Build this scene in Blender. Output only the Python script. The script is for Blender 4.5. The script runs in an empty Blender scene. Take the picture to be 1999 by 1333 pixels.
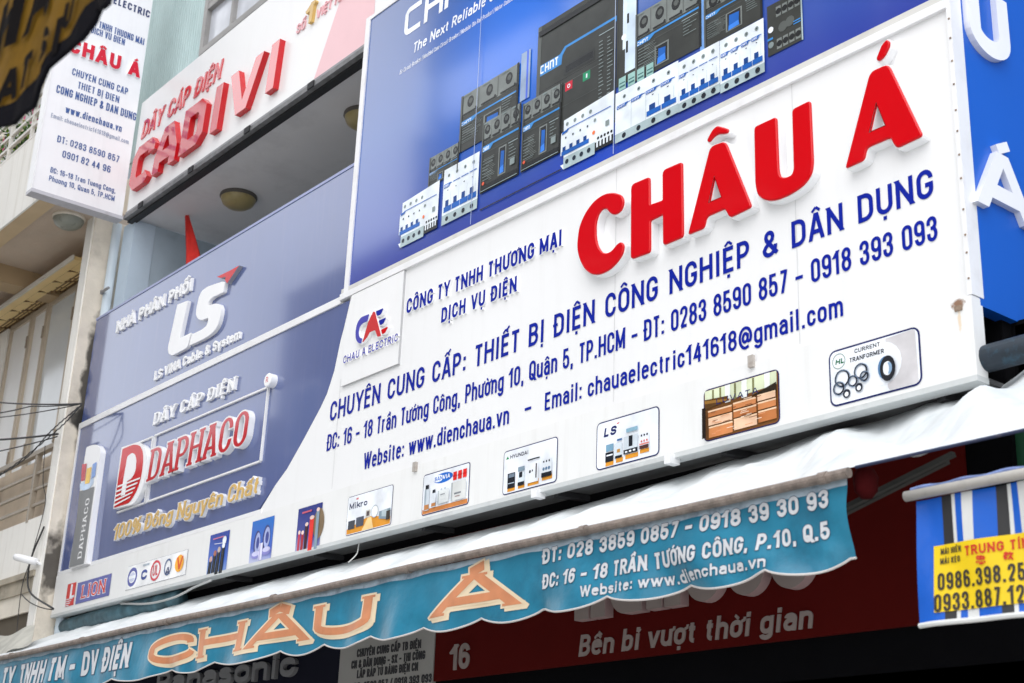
import bpy, math, random, unicodedata
import numpy as np
from mathutils import Vector, Matrix
from mathutils.geometry import delaunay_2d_cdt
SC = bpy.context.scene
COL = SC.collection
R_ = math.radians

# ------------------------------------------------------------------ camera
F, YAW, PITCH, ROLL = 2824.78, -0.899423, 0.348572, -0.0398284   # focal length in photo pixels, angles
CAMP = np.array([0.0, -5.0, 1.6]); CX, CY = 999.5, 666.5
def cam_rows():
    cy, sy = math.cos(YAW), math.sin(YAW)
    fwd = np.array([sy*math.cos(PITCH), cy*math.cos(PITCH), math.sin(PITCH)])
    right = np.array([cy, -sy, 0.0]); down = np.cross(fwd, right)
    cr, sr = math.cos(ROLL), math.sin(ROLL)
    return np.array([cr*right+sr*down, -sr*right+cr*down, fwd])
RW = cam_rows()
cd = bpy.data.cameras.new('camera'); cam = bpy.data.objects.new('camera', cd); COL.objects.link(cam)
M = Matrix.Identity(4)
for i in range(3):
    M[i][0], M[i][1], M[i][2], M[i][3] = RW[0][i], -RW[1][i], -RW[2][i], CAMP[i]
cam.matrix_world = M
cd.sensor_width = 36; cd.lens = F/1999*36; cd.clip_start = 0.05; cd.clip_end = 500
cd.dof.use_dof = True; cd.dof.focus_distance = 8.5; cd.dof.aperture_fstop = 4.0
SC.camera = cam

# ------------------------------------------------------------------ light
SUN_EL, SUN_AZ = R_(52), R_(146)       # azimuth clockwise from +Y
w = bpy.data.worlds.new('World'); SC.world = w; w.use_nodes = True
nt = w.node_tree; bg = nt.nodes['Background']
sky = nt.nodes.new('ShaderNodeTexSky'); sky.sky_type = 'NISHITA'; sky.sun_disc = False
sky.sun_elevation = SUN_EL; sky.sun_rotation = SUN_AZ; sky.air_density = 1.4; sky.dust_density = 4.0; sky.ozone_density = 1.0
hs = nt.nodes.new('ShaderNodeHueSaturation'); hs.inputs['Saturation'].default_value = 0.15
nt.links.new(sky.outputs[0], hs.inputs['Color'])
# soft bright cloud cover
tc = nt.nodes.new('ShaderNodeTexCoord'); ns = nt.nodes.new('ShaderNodeTexNoise'); ns.inputs['Scale'].default_value = 2.2; ns.inputs['Detail'].default_value = 5
cr = nt.nodes.new('ShaderNodeValToRGB'); cr.color_ramp.elements[0].position = .35; cr.color_ramp.elements[1].position = .7
cr.color_ramp.elements[0].color = (.80, .84, .92, 1); cr.color_ramp.elements[1].color = (1.2, 1.2, 1.2, 1)
mx = nt.nodes.new('ShaderNodeMixRGB'); mx.blend_type = 'MULTIPLY'; mx.inputs[0].default_value = 1
nt.links.new(tc.outputs['Generated'], ns.inputs['Vector']); nt.links.new(ns.outputs['Fac'], cr.inputs[0])
nt.links.new(hs.outputs[0], mx.inputs[1]); nt.links.new(cr.outputs[0], mx.inputs[2])
cl = nt.nodes.new('ShaderNodeMixRGB'); cl.inputs[0].default_value = .7; cl.inputs[2].default_value = (16.4, 16.5, 16.6, 1)   # thin overcast veil
nt.links.new(hs.outputs[0], cl.inputs[1]); nt.links.new(cl.outputs[0], mx.inputs[1])
nt.links.new(mx.outputs[0], bg.inputs[0]); bg.inputs[1].default_value = 0.15
sl = bpy.data.lights.new('sun', 'SUN'); sl.energy = 1.2; sl.angle = R_(55); sl.color = (1, .97, .92)
so = bpy.data.objects.new('sun', sl); COL.objects.link(so)
d = Vector((math.sin(SUN_AZ)*math.cos(SUN_EL), math.cos(SUN_AZ)*math.cos(SUN_EL), math.sin(SUN_EL)))
so.rotation_euler = d.to_track_quat('Z', 'Y').to_euler(); so.location = (8, -12, 20)
SC.view_settings.view_transform = 'Standard'; SC.view_settings.look = 'None'
SC.view_settings.exposure = -0.14; SC.view_settings.gamma = 1
SC.cycles.max_bounces = 8; SC.cycles.diffuse_bounces = 4; SC.cycles.glossy_bounces = 4
SC.cycles.use_denoising = True

# ------------------------------------------------------------------ materials
MATS = {}
def mat(name, rgb, rough=.5, spec=.5, var=.06, scale=4.0, bump=0.0, bscale=60.0, metal=0.0, coat=0.0, dirt=None, dirt_amt=.0, dirt_scale=2.5, streak=False, emit=None, transl=0.0, stain=None):
    if name in MATS: return MATS[name]
    m = bpy.data.materials.new(name); m.use_nodes = True; MATS[name] = m
    t = m.node_tree; b = t.nodes['Principled BSDF']; L = t.links.new
    b.inputs['Roughness'].default_value = rough; b.inputs['Specular IOR Level'].default_value = spec
    b.inputs['Metallic'].default_value = metal; b.inputs['Coat Weight'].default_value = coat; b.inputs['Coat Roughness'].default_value = .06; b.inputs['Coat IOR'].default_value = 1.6
    g = t.nodes.new('ShaderNodeNewGeometry')
    n = t.nodes.new('ShaderNodeTexNoise'); n.inputs['Scale'].default_value = scale; n.inputs['Detail'].default_value = 4
    L(g.outputs['Position'], n.inputs['Vector'])
    mr = t.nodes.new('ShaderNodeMapRange'); mr.inputs[1].default_value = .3; mr.inputs[2].default_value = .7
    mr.inputs[3].default_value = 1-var; mr.inputs[4].default_value = 1+var
    L(n.outputs['Fac'], mr.inputs[0])
    mm = t.nodes.new('ShaderNodeVectorMath'); mm.operation = 'SCALE'; mm.inputs[0].default_value = rgb; L(mr.outputs[0], mm.inputs['Scale'])
    col = mm.outputs[0]
    if dirt:
        n2 = t.nodes.new('ShaderNodeTexNoise'); n2.inputs['Scale'].default_value = dirt_scale; n2.inputs['Detail'].default_value = 7; n2.inputs['Roughness'].default_value = .65
        if streak:
            mp = t.nodes.new('ShaderNodeMapping'); mp.inputs['Scale'].default_value = (5, 5, .35); L(g.outputs['Position'], mp.inputs[0]); L(mp.outputs[0], n2.inputs['Vector'])
        else: L(g.outputs['Position'], n2.inputs['Vector'])
        r2 = t.nodes.new('ShaderNodeMapRange'); r2.inputs[1].default_value = .52; r2.inputs[2].default_value = .75; r2.inputs[3].default_value = 0; r2.inputs[4].default_value = dirt_amt
        L(n2.outputs['Fac'], r2.inputs[0])
        mi = t.nodes.new('ShaderNodeMixRGB'); L(r2.outputs[0], mi.inputs[0]); L(col, mi.inputs[1]); mi.inputs[2].default_value = (*dirt, 1); col = mi.outputs[0]
    for st in (stain or []):     # (centre xyz, half size xyz, colour, noise scale): a stain with a place of its own
        c0, hsz, rgb2, nsc, thr = st
        sb = t.nodes.new('ShaderNodeVectorMath'); sb.operation = 'SUBTRACT'; L(g.outputs['Position'], sb.inputs[0]); sb.inputs[1].default_value = c0
        dv = t.nodes.new('ShaderNodeVectorMath'); dv.operation = 'DIVIDE'; L(sb.outputs[0], dv.inputs[0]); dv.inputs[1].default_value = hsz
        ln = t.nodes.new('ShaderNodeVectorMath'); ln.operation = 'LENGTH'; L(dv.outputs[0], ln.inputs[0])
        n3 = t.nodes.new('ShaderNodeTexNoise'); n3.inputs['Scale'].default_value = nsc; n3.inputs['Detail'].default_value = 6; L(g.outputs['Position'], n3.inputs['Vector'])
        ad = t.nodes.new('ShaderNodeMath'); ad.operation = 'MULTIPLY_ADD'; L(n3.outputs['Fac'], ad.inputs[0]); ad.inputs[1].default_value = -1.8; L(ln.outputs['Value'], ad.inputs[2])
        r3 = t.nodes.new('ShaderNodeMapRange'); r3.inputs[1].default_value = thr; r3.inputs[2].default_value = thr-.5; r3.inputs[3].default_value = 0; r3.inputs[4].default_value = .92
        L(ad.outputs[0], r3.inputs[0])
        mi = t.nodes.new('ShaderNodeMixRGB'); L(r3.outputs[0], mi.inputs[0]); L(col, mi.inputs[1]); mi.inputs[2].default_value = (*rgb2, 1); col = mi.outputs[0]
    L(col, b.inputs['Base Color'])
    if bump:
        nb = t.nodes.new('ShaderNodeTexNoise'); nb.inputs['Scale'].default_value = bscale; nb.inputs['Detail'].default_value = 3; L(g.outputs['Position'], nb.inputs['Vector'])
        bp = t.nodes.new('ShaderNodeBump'); bp.inputs['Strength'].default_value = bump; bp.inputs['Distance'].default_value = .02; L(nb.outputs['Fac'], bp.inputs['Height']); L(bp.outputs[0], b.inputs['Normal'])
    if transl:
        tr = t.nodes.new('ShaderNodeBsdfTranslucent'); L(col, tr.inputs['Color']); ms = t.nodes.new('ShaderNodeMixShader'); ms.inputs[0].default_value = transl
        L(b.outputs[0], ms.inputs[1]); L(tr.outputs[0], ms.inputs[2]); L(ms.outputs[0], t.nodes['Material Output'].inputs[0])
    return m
def gradient_mat(name, stops, axis_from, axis_to, rough=.14, extra=None, wav=0.0):
    """print whose ink runs through the colours in stops along a line in the scene"""
    m = bpy.data.materials.new(name); m.use_nodes = True; t = m.node_tree; b = t.nodes['Principled BSDF']; L = t.links.new
    b.inputs['Roughness'].default_value = rough; b.inputs['Coat Weight'].default_value = .8; b.inputs['Coat Roughness'].default_value = .08; b.inputs['Coat IOR'].default_value = 1.6
    g = t.nodes.new('ShaderNodeNewGeometry'); a = Vector(axis_from); e = Vector(axis_to)-a
    sb = t.nodes.new('ShaderNodeVectorMath'); sb.operation = 'SUBTRACT'; L(g.outputs['Position'], sb.inputs[0]); sb.inputs[1].default_value = a
    dt = t.nodes.new('ShaderNodeVectorMath'); dt.operation = 'DOT_PRODUCT'; L(sb.outputs[0], dt.inputs[0]); dt.inputs[1].default_value = e/e.length_squared
    r = t.nodes.new('ShaderNodeValToRGB'); L(dt.outputs['Value'], r.inputs[0]); els = r.color_ramp.elements
    while len(els) < len(stops): els.new(.5)
    for el, (p, c) in zip(els, stops): el.position = p; el.color = (*c, 1)
    col = r.outputs[0]
    for c0, rad, rgb in (extra or []):      # a glow printed in the picture
        s2 = t.nodes.new('ShaderNodeVectorMath'); s2.operation = 'DISTANCE'; L(g.outputs['Position'], s2.inputs[0]); s2.inputs[1].default_value = c0
        mr = t.nodes.new('ShaderNodeMapRange'); mr.interpolation_type = 'SMOOTHSTEP'; mr.inputs[1].default_value = rad; mr.inputs[2].default_value = 0; mr.inputs[3].default_value = 0; mr.inputs[4].default_value = 1
        L(s2.outputs['Value'], mr.inputs[0]); mi = t.nodes.new('ShaderNodeMixRGB'); L(mr.outputs[0], mi.inputs[0]); L(col, mi.inputs[1]); mi.inputs[2].default_value = (*rgb, 1); col = mi.outputs[0]
    L(col, b.inputs['Base Color'])
    if wav:
        nb = t.nodes.new('ShaderNodeTexNoise'); nb.inputs['Scale'].default_value = 1.6; nb.inputs['Detail'].default_value = 2; L(g.outputs['Position'], nb.inputs['Vector'])
        bp = t.nodes.new('ShaderNodeBump'); bp.inputs['Strength'].default_value = wav; bp.inputs['Distance'].default_value = .02; L(nb.outputs['Fac'], bp.inputs['Height']); L(bp.outputs[0], b.inputs['Normal'])
    MATS[name] = m
    return m
WHITE = mat('white_sign_panel', (.82, .82, .82), .28, var=.02, scale=.8, bump=.03, bscale=1.6, dirt=(.55, .53, .5), dirt_amt=.10, streak=True)
TRIM = mat('white_trim', (.80, .80, .81), .3, var=.04, dirt=(.45, .42, .38), dirt_amt=.25, dirt_scale=6)
WSIDE = mat('white_acrylic', (.87, .87, .88), .25, var=.02)
REDL = mat('red_acrylic', (.58, .0012, .006), .08, spec=.25, var=.02, bump=.04, bscale=5)
REDC = mat('pale_red_acrylic', (.60, .020, .030), .05, coat=1.0, var=.02)
BLUT = mat('blue_acrylic', (.004, .016, .30), .12, spec=.4, var=.05)
PANEL = mat('blue_composite', (.070, .106, .285), .16, coat=.9, var=.05, scale=1.5, bump=.02, bscale=2, dirt=(.2, .2, .35), dirt_amt=.12, streak=True)
GOLD = mat('gold_acrylic', (.62, .40, .12), .25, var=.1)
GREY = mat('grey_metal', (.30, .30, .31), .45, metal=.3, var=.1, dirt=(.12, .1, .09), dirt_amt=.4, dirt_scale=9)
BLACK = mat('black_gap', (.012, .012, .014), .6)
SEAM = mat('seam_grey', (.45, .45, .46), .6)
def ink(r, g, b, rough=.2):          # a printed colour given as it looks in the print (sRGB 0-255)
    f = lambda v: ((v/255)/12.92 if v < 11 else (((v/255)+.055)/1.055)**2.4)
    return mat('ink_%d_%d_%d' % (r, g, b), (f(r), f(g), f(b)), rough, var=.16, scale=7)

# ------------------------------------------------------------------ planes and pixels
class Pl:
    """a flat surface: axes u, v in it and n out of it; px() finds where a photo pixel's view ray meets it"""
    def __init__(s, o, u, v): s.o = np.array(o, float); s.u = np.array(u, float); s.v = np.array(v, float); s.n = np.cross(s.u, s.v)
    def P(s, a, b, c=0.0): return s.o + s.u*a + s.v*b + s.n*c
    def px(s, x, y):
        r = RW.T @ np.array([x-CX, y-CY, F]); k = ((s.o-CAMP)@s.n)/(r@s.n); q = CAMP+r*k-s.o
        return np.array([q@s.u, q@s.v])
    def off(s, c): return Pl(s.o+s.n*c, s.u, s.v)
def FY(Y): return Pl((0, Y, 0), (1, 0, 0), (0, 0, 1))      # faces the street
def FX(X): return Pl((X, 0, 0), (0, 1, 0), (0, 0, 1))      # faces right along the street
def FZ(Z): return Pl((0, 0, Z), (1, 0, 0), (0, -1, 0))     # faces down (a ceiling)
def on(x, y, Y): return FY(Y).P(*FY(Y).px(x, y))

# ------------------------------------------------------------------ mesh collecting and linking
class MB:
    def __init__(s): s.v = []; s.f = []; s.m = []; s.mats = []
    def mi(s, m):
        if m not in s.mats: s.mats.append(m)
        return s.mats.index(m)
    def face(s, pts, m):
        k = len(s.v); s.v.extend(tuple(map(float, p)) for p in pts); s.f.append(tuple(range(k, k+len(pts)))); s.m.append(s.mi(m)); return s
    def tris(s, vs, fs, m):
        k = len(s.v); s.v.extend(tuple(map(float, p)) for p in vs); i = s.mi(m)
        for f in fs: s.f.append(tuple(k+j for j in f)); s.m.append(i)
        return s
    def box(s, a, b, m):
        (x0, y0, z0), (x1, y1, z1) = [min(p, q) for p, q in zip(a, b)], [max(p, q) for p, q in zip(a, b)]
        V = [(x0, y0, z0), (x1, y0, z0), (x1, y1, z0), (x0, y1, z0), (x0, y0, z1), (x1, y0, z1), (x1, y1, z1), (x0, y1, z1)]
        return s.tris(V, [(0, 3, 2, 1), (4, 5, 6, 7), (0, 1, 5, 4), (1, 2, 6, 5), (2, 3, 7, 6), (3, 0, 4, 7)], m)
    def tube(s, pts, r, m, n=10, caps=True):
        pts = [Vector(p) for p in pts]; rings = []
        for i, p in enumerate(pts):
            t = (pts[min(i+1, len(pts)-1)]-pts[max(i-1, 0)]).normalized()
            a = t.cross(Vector((0, 0, 1))) if abs(t.z) < .95 else t.cross(Vector((1, 0, 0))); a.normalize(); b = t.cross(a)
            rr = r[i] if isinstance(r, (list, tuple)) else r
            rings.append([p+(a*math.cos(2*math.pi*k/n)+b*math.sin(2*math.pi*k/n))*rr for k in range(n)])
        V = [q for g in rings for q in g]; Fc = []
        for i in range(len(pts)-1):
            for k in range(n): Fc.append((i*n+k, i*n+(k+1) % n, (i+1)*n+(k+1) % n, (i+1)*n+k))
        if caps: Fc.append(tuple(range(n))[::-1]); Fc.append(tuple((len(pts)-1)*n+k for k in range(n)))
        return s.tris(V, Fc, m)
    def bar(s, p, q, wd, ht, m, up=(0, 0, 1)):
        p = Vector(p); q = Vector(q); t = (q-p).normalized(); a = t.cross(Vector(up))
        a = a.normalized() if a.length > 1e-4 else Vector((1, 0, 0)); b = a.cross(t); V = []
        for e in (p, q):
            for i, j in ((-1, -1), (1, -1), (1, 1), (-1, 1)): V.append(e+a*(wd/2*i)+b*(ht/2*j))
        return s.tris(V, [(0, 1, 2, 3), (7, 6, 5, 4), (0, 4, 5, 1), (1, 5, 6, 2), (2, 6, 7, 3), (3, 7, 4, 0)], m)
    def lathe(s, prof, c, axis, m, n=28):
        c = Vector(c); ax = Vector(axis).normalized(); a = ax.orthogonal().normalized(); b = ax.cross(a); V = []; Fc = []
        for r, h in prof:
            for k in range(n): V.append(c+ax*h+(a*math.cos(2*math.pi*k/n)+b*math.sin(2*math.pi*k/n))*r)
        for i in range(len(prof)-1):
            for k in range(n): Fc.append((i*n+k, i*n+(k+1) % n, (i+1)*n+(k+1) % n, (i+1)*n+k))
        Fc.append(tuple((len(prof)-1)*n+k for k in range(n)))
        return s.tris(V, Fc, m)
    def poly(s, pl, outs, holes, m, c=0.0, depth=0.0, side=None, warp=None, back=False):
        """flat shape with holes on a plane, front at c, sides going back by depth"""
        vs, tr, bd = union(outs, holes)
        s.shape(pl, vs, tr, bd, m, c, depth, side, warp, back); return s
    def shape(s, pl, vs, tr, bd, m, c=0.0, depth=0.0, side=None, warp=None, back=False):
        W = warp or (lambda a, b: 0.0)
        s.tris([pl.P(x, y, c+W(x, y)) for x, y in vs], tr, m)
        if back: s.tris([pl.P(x, y, c-depth+W(x, y)) for x, y in vs], [t[::-1] for t in tr], side or m)
        if depth:
            k = len(s.v); i = s.mi(side or m)
            for x, y in vs: s.v.append(tuple(pl.P(x, y, c+W(x, y))))
            for x, y in vs: s.v.append(tuple(pl.P(x, y, c-depth+W(x, y))))
            nv = len(vs)
            for a, b in bd: s.f.append((k+b, k+a, k+a+nv, k+b+nv)); s.m.append(i)
    def build(s, name, parent=None, label=None, smooth=False, root=None, kind=None):
        o0 = np.array(tuple(rootof(parent).location)) if parent else np.zeros(3)
        me = bpy.data.meshes.new(name); me.from_pydata([tuple(np.array(v)-o0) for v in s.v], [], s.f)
        for m in s.mats: me.materials.append(m)
        me.polygons.foreach_set('material_index', s.m)
        if smooth: me.polygons.foreach_set('use_smooth', [True]*len(s.f))
        me.validate(); me.update()
        o = bpy.data.objects.new(name, me); COL.objects.link(o)
        if parent: o.parent = parent
        if label: o['label'] = label
        if kind: o['kind'] = kind
        return o
def rootof(o):
    while o.parent: o = o.parent
    return o
def thing(name, label, cat, loc, group=None):
    o = bpy.data.objects.new(name, None); COL.objects.link(o); o.location = loc; o.empty_display_size = .1
    return tag(o, label, cat, group)
def tag(o, label, cat, group=None):
    o['label'] = label; o['category'] = cat
    if group: o['group'] = group
    return o
def hull(p):
    p = sorted(set((round(float(x), 9), round(float(y), 9)) for x, y in p))
    def half(q):
        h = []
        for c in q:
            while len(h) > 1 and (h[-1][0]-h[-2][0])*(c[1]-h[-2][1])-(h[-1][1]-h[-2][1])*(c[0]-h[-2][0]) <= 1e-12: h.pop()
            h.append(c)
        return h
    a, b = half(p), half(p[::-1]); return a[:-1]+b[:-1]
def union(outs, holes=(), grid=None, convex=False):
    V = []; E = []; Fs = []; hs = set()
    for k, p in enumerate(list(outs)+list(holes)):
        p = [(float(x), float(y)) for x, y in p]
        if convex: p = hull(p)
        if len(p) < 3: continue
        ar = sum(p[i][0]*p[(i+1) % len(p)][1]-p[(i+1) % len(p)][0]*p[i][1] for i in range(len(p)))
        if abs(ar) < 1e-9: continue
        if ar < 0: p = p[::-1]
        b = len(V); V += [Vector(q) for q in p]; Fs.append(list(range(b, b+len(p))))
        if k >= len(outs): hs.add(len(Fs)-1)
    if grid:
        xs = [v.x for v in V]; ys = [v.y for v in V]; x0, x1, y0, y1 = min(xs), max(xs), min(ys), max(ys)
        x = math.ceil(x0/grid)*grid
        while x < x1: E.append((len(V), len(V)+1)); V += [Vector((x, y0-.01)), Vector((x, y1+.01))]; x += grid
        y = math.ceil(y0/grid)*grid
        while y < y1: E.append((len(V), len(V)+1)); V += [Vector((x0-.01, y)), Vector((x1+.01, y))]; y += grid
    r = delaunay_2d_cdt(V, E, Fs, 0, 1e-6)
    vs = [(v.x, v.y) for v in r[0]]; tr = []
    for f, of in zip(r[2], r[5]):
        if of and not (hs and any(i in hs for i in of)): tr.append(tuple(f))
    cnt = {}
    for f in tr:
        for i in range(len(f)):
            a, b = f[i], f[(i+1) % len(f)]
            if (b, a) in cnt: del cnt[(b, a)]
            else: cnt[(a, b)] = 1
    return vs, tr, list(cnt)

# ------------------------------------------------------------------ lettering: a sign writer's alphabet drawn as pen strokes
# x 0..1 between the stems' centre lines, y 0..1 between the centre lines at baseline and cap height; h / v = quarter ellipse leaving
# horizontally / vertically; q Q x X U D W = curve height, 1-q, x-height, x-q, true cap top, true baseline, true x-height top
G = {
'A': (.54, '/0 0 .43 1;/1 0 .57 1;M .15 .27 L .85 .27'), 'B': (.5, '/0 0 0 1;M 0 1 L .5 1 h .94 .77 v .5 .53 L 0 .53;M .5 .53 h 1 .27 v .5 0 L 0 0'),
'C': (.5, 'M 1 .68 L 1 Q v .5 1 h 0 Q L 0 q v .5 0 h 1 q L 1 .32'), 'D': (.51, '/0 0 0 1;M 0 1 L .42 1 h 1 Q L 1 q v .42 0 L 0 0'),
'E': (.44, '/0 0 0 1;M 0 1 L 1.12 1;M 0 .52 L 1 .52;M 0 0 L 1.12 0'), 'F': (.43, '/0 0 0 1;M 0 1 L 1.12 1;M 0 .5 L 1 .5'),
'G': (.51, 'M 1 .7 L 1 Q v .5 1 h 0 Q L 0 q v .5 0 h 1 q L 1 .45 L .52 .45'), 'H': (.53, '/0 0 0 1;/1 0 1 1;M 0 .52 L 1 .52'),
'I': (.2, '/.5 0 .5 1'), 'J': (.42, 'M 1 U L 1 q v .5 0 h 0 q'), 'K': (.52, '/0 0 0 1;/.05 .35 1 1;/.3 .57 1 0'), 'L': (.42, '/0 0 0 1;M 0 0 L 1.12 0'),
'M': (.66, '/0 0 0 1;/1 0 1 1;/0 1 .5 .12;/1 1 .5 .12'), 'N': (.55, '/0 0 0 1;/1 0 1 1;/0 1 1 0'), 'O': (.52, 'M 0 .5 L 0 Q v .5 1 h 1 Q L 1 q v .5 0 h 0 q L 0 .5'),
'P': (.49, '/0 0 0 1;M 0 1 L .5 1 h 1 .72 v .5 .43 L 0 .43'), 'Q': (.52, 'M 0 .5 L 0 Q v .5 1 h 1 Q L 1 q v .5 0 h 0 q L 0 .5;/.55 .25 1.1 -.06'),
'R': (.51, '/0 0 0 1;M 0 1 L .5 1 h .98 .74 v .5 .47 L 0 .47;/.5 .47 1 0'), 'S': (.49, 'M .97 .72 L .97 Q v .5 1 h .02 .76 v .5 .51 h 1 .25 v .5 0 h 0 q L 0 .31'),
'T': (.45, '/.5 0 .5 1;M -.12 1 L 1.12 1'), 'U': (.52, 'M 0 U L 0 q v .5 0 h 1 q L 1 U'), 'V': (.52, '/0 1 .45 0;/1 1 .55 0'), 'W': (.76, '/0 1 .24 0;/.5 1 .26 0;/.5 1 .74 0;/1 1 .76 0'),
'X': (.52, '/0 0 1 1;/0 1 1 0'), 'Y': (.52, '/.5 0 .5 .45;/0 1 .47 .42;/1 1 .53 .42'), 'Z': (.46, 'M 0 1 L 1 1 L 0 0 L 1 0'),
'0': (.49, 'M 0 .5 L 0 Q v .5 1 h 1 Q L 1 q v .5 0 h 0 q L 0 .5'), '1': (.33, '/.8 0 .8 1;/.8 1 .05 .8'), '2': (.48, 'M 0 .68 L 0 Q v .5 1 h 1 Q L .95 .6 L .05 0;M 0 0 L 1.05 0'),
'3': (.48, 'M 0 .69 L 0 Q v .5 1 h .97 .77 v .5 .53;M .3 .53 L .5 .53 h 1 .27 v .5 0 h 0 q L 0 .31'), '4': (.5, '/.78 0 .78 .75;M .7 1.05 L .02 .25 L 1.12 .25'),
'5': (.48, 'M .97 1 L .06 1 L .04 .54 L .2 .6 L .5 .61 h 1 .36 L 1 q v .5 0 h 0 q L 0 .31'), '6': (.49, 'M .97 .76 v .5 1 h 0 Q L 0 q v .5 0 h 1 q L 1 .36 v .5 .57 h 0 .38'),
'7': (.45, 'M 0 1 L 1.05 1;/1 .97 .35 0'), '8': (.5, 'M .5 .53 h .04 .77 v .5 1 h .96 .77 v .5 .53;M .5 .53 h 0 .27 v .5 0 h 1 .27 v .5 .53'), '9': (.49, 'M .03 .24 v .5 0 h 1 q L 1 Q v .5 1 h 0 Q L 0 .64 v .5 .43 h 1 .62'),
'a': (.46, 'M .04 .52 v .5 x h 1 X L 1 D;M 1 .42 L .5 .42 h 0 .21 v .45 0 h 1 .21'), 'b': (.47, '/0 0 0 1;M 0 X v .5 x h 1 X L 1 q v .5 0 h 0 q'), 'c': (.44, 'M 1 .47 L 1 X v .5 x h 0 X L 0 q v .5 0 h 1 q L 1 .27'),
'd': (.47, '/1 0 1 1;M 1 X v .5 x h 0 X L 0 q v .5 0 h 1 q'), 'e': (.46, 'M 0 .40 L 1 .40 L 1 X v .5 x h 0 X L 0 q v .5 0 L .78 .02 L 1 .12'), 'f': (.32, 'M 1 1 h .4 .85 L .4 D;M -.1 x L 1 x'),
'g': (.47, 'M 1 W L 1 -.12 v .5 -.3 h 0 -.15;M 1 X v .5 x h 0 X L 0 q v .5 0 h 1 q'), 'h': (.47, '/0 0 0 1;M 0 X v .5 x h 1 X L 1 D'), 'i': (.2, 'M .5 D L .5 W;o .5 .98'), 'j': (.24, 'M .7 W L .7 -.12 v .1 -.3;o .7 .98'),
'k': (.46, '/0 0 0 1;/.05 .27 1 x;/.3 .42 1 0'), 'l': (.2, '/.5 0 .5 1'), 'm': (.72, 'M 0 D L 0 W;M 0 X v .25 x h .5 X L .5 D;M .5 X v .75 x h 1 X L 1 D'), 'n': (.47, 'M 0 D L 0 W;M 0 X v .5 x h 1 X L 1 D'),
'o': (.47, 'M 0 p L 0 X v .5 x h 1 X L 1 q v .5 0 h 0 q L 0 p'), 'p': (.47, 'M 0 -.33 L 0 W;M 0 X v .5 x h 1 X L 1 q v .5 0 h 0 q'), 'q': (.47, 'M 1 -.33 L 1 W;M 1 X v .5 x h 0 X L 0 q v .5 0 h 1 q'),
'r': (.34, 'M 0 D L 0 W;M 0 X v .95 x'), 's': (.43, 'M .95 .5 v .5 x h .02 .52 v .5 .36 h 1 .2 v .5 0 h 0 .18'), 't': (.33, 'M .4 .95 L .4 q v 1 0;M -.1 x L 1 x'), 'u': (.47, 'M 0 W L 0 q v .5 0 h 1 q;M 1 D L 1 W'),
'v': (.46, '/0 x .45 0;/1 x .55 0'), 'w': (.68, '/0 x .24 0;/.5 x .26 0;/.5 x .74 0;/1 x .76 0'), 'x': (.44, '/0 0 1 x;/0 x 1 0'), 'y': (.46, '/0 x .48 0;/1 x .42 -.33'), 'z': (.42, 'M 0 x L 1 x L 0 0 L 1 0'),
'-': (.42, 'M -.25 .42 L 1.25 .42'), '.': (.2, 'o .5 0'), ',': (.2, 'o .5 0;M .75 -.02 L .1 -.24'), ':': (.2, 'o .5 .06;o .5 .62'), '|': (.16, 'M .5 -.2 L .5 1.1'), '/': (.4, '/0 0 1 1'),
'&': (.58, 'M 1.08 0 L .2 .68 L .15 .8 v .42 1 h .72 .8 L .66 .66 L .12 .38 L 0 .25 v .42 0 h .95 .42'), '%': (.74, '/.2 0 .8 1;M 0 .72 v .18 1 h .36 .72 v .18 .46 h 0 .72;M .64 .26 v .82 .54 h 1 .26 v .82 0 h .64 .26'),
'@': (.78, 'M .72 .66 L .7 .3 L .78 .2 L .9 .22 h 1 .5 v .5 1 h 0 .45 v .5 -.15 L .8 -.08;M .7 .45 v .5 .68 h .28 .42 v .45 .2 h .7 .4'),
}
def norm_glyph(ch, over=None):
    base = unicodedata.normalize('NFD', ch)
    marks = base[1:]; b = base[0]
    bar = b in 'Đđ'
    b = {'Đ': 'D', 'đ': 'd'}.get(b, b)
    return b, marks, bar
GC = {}
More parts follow.
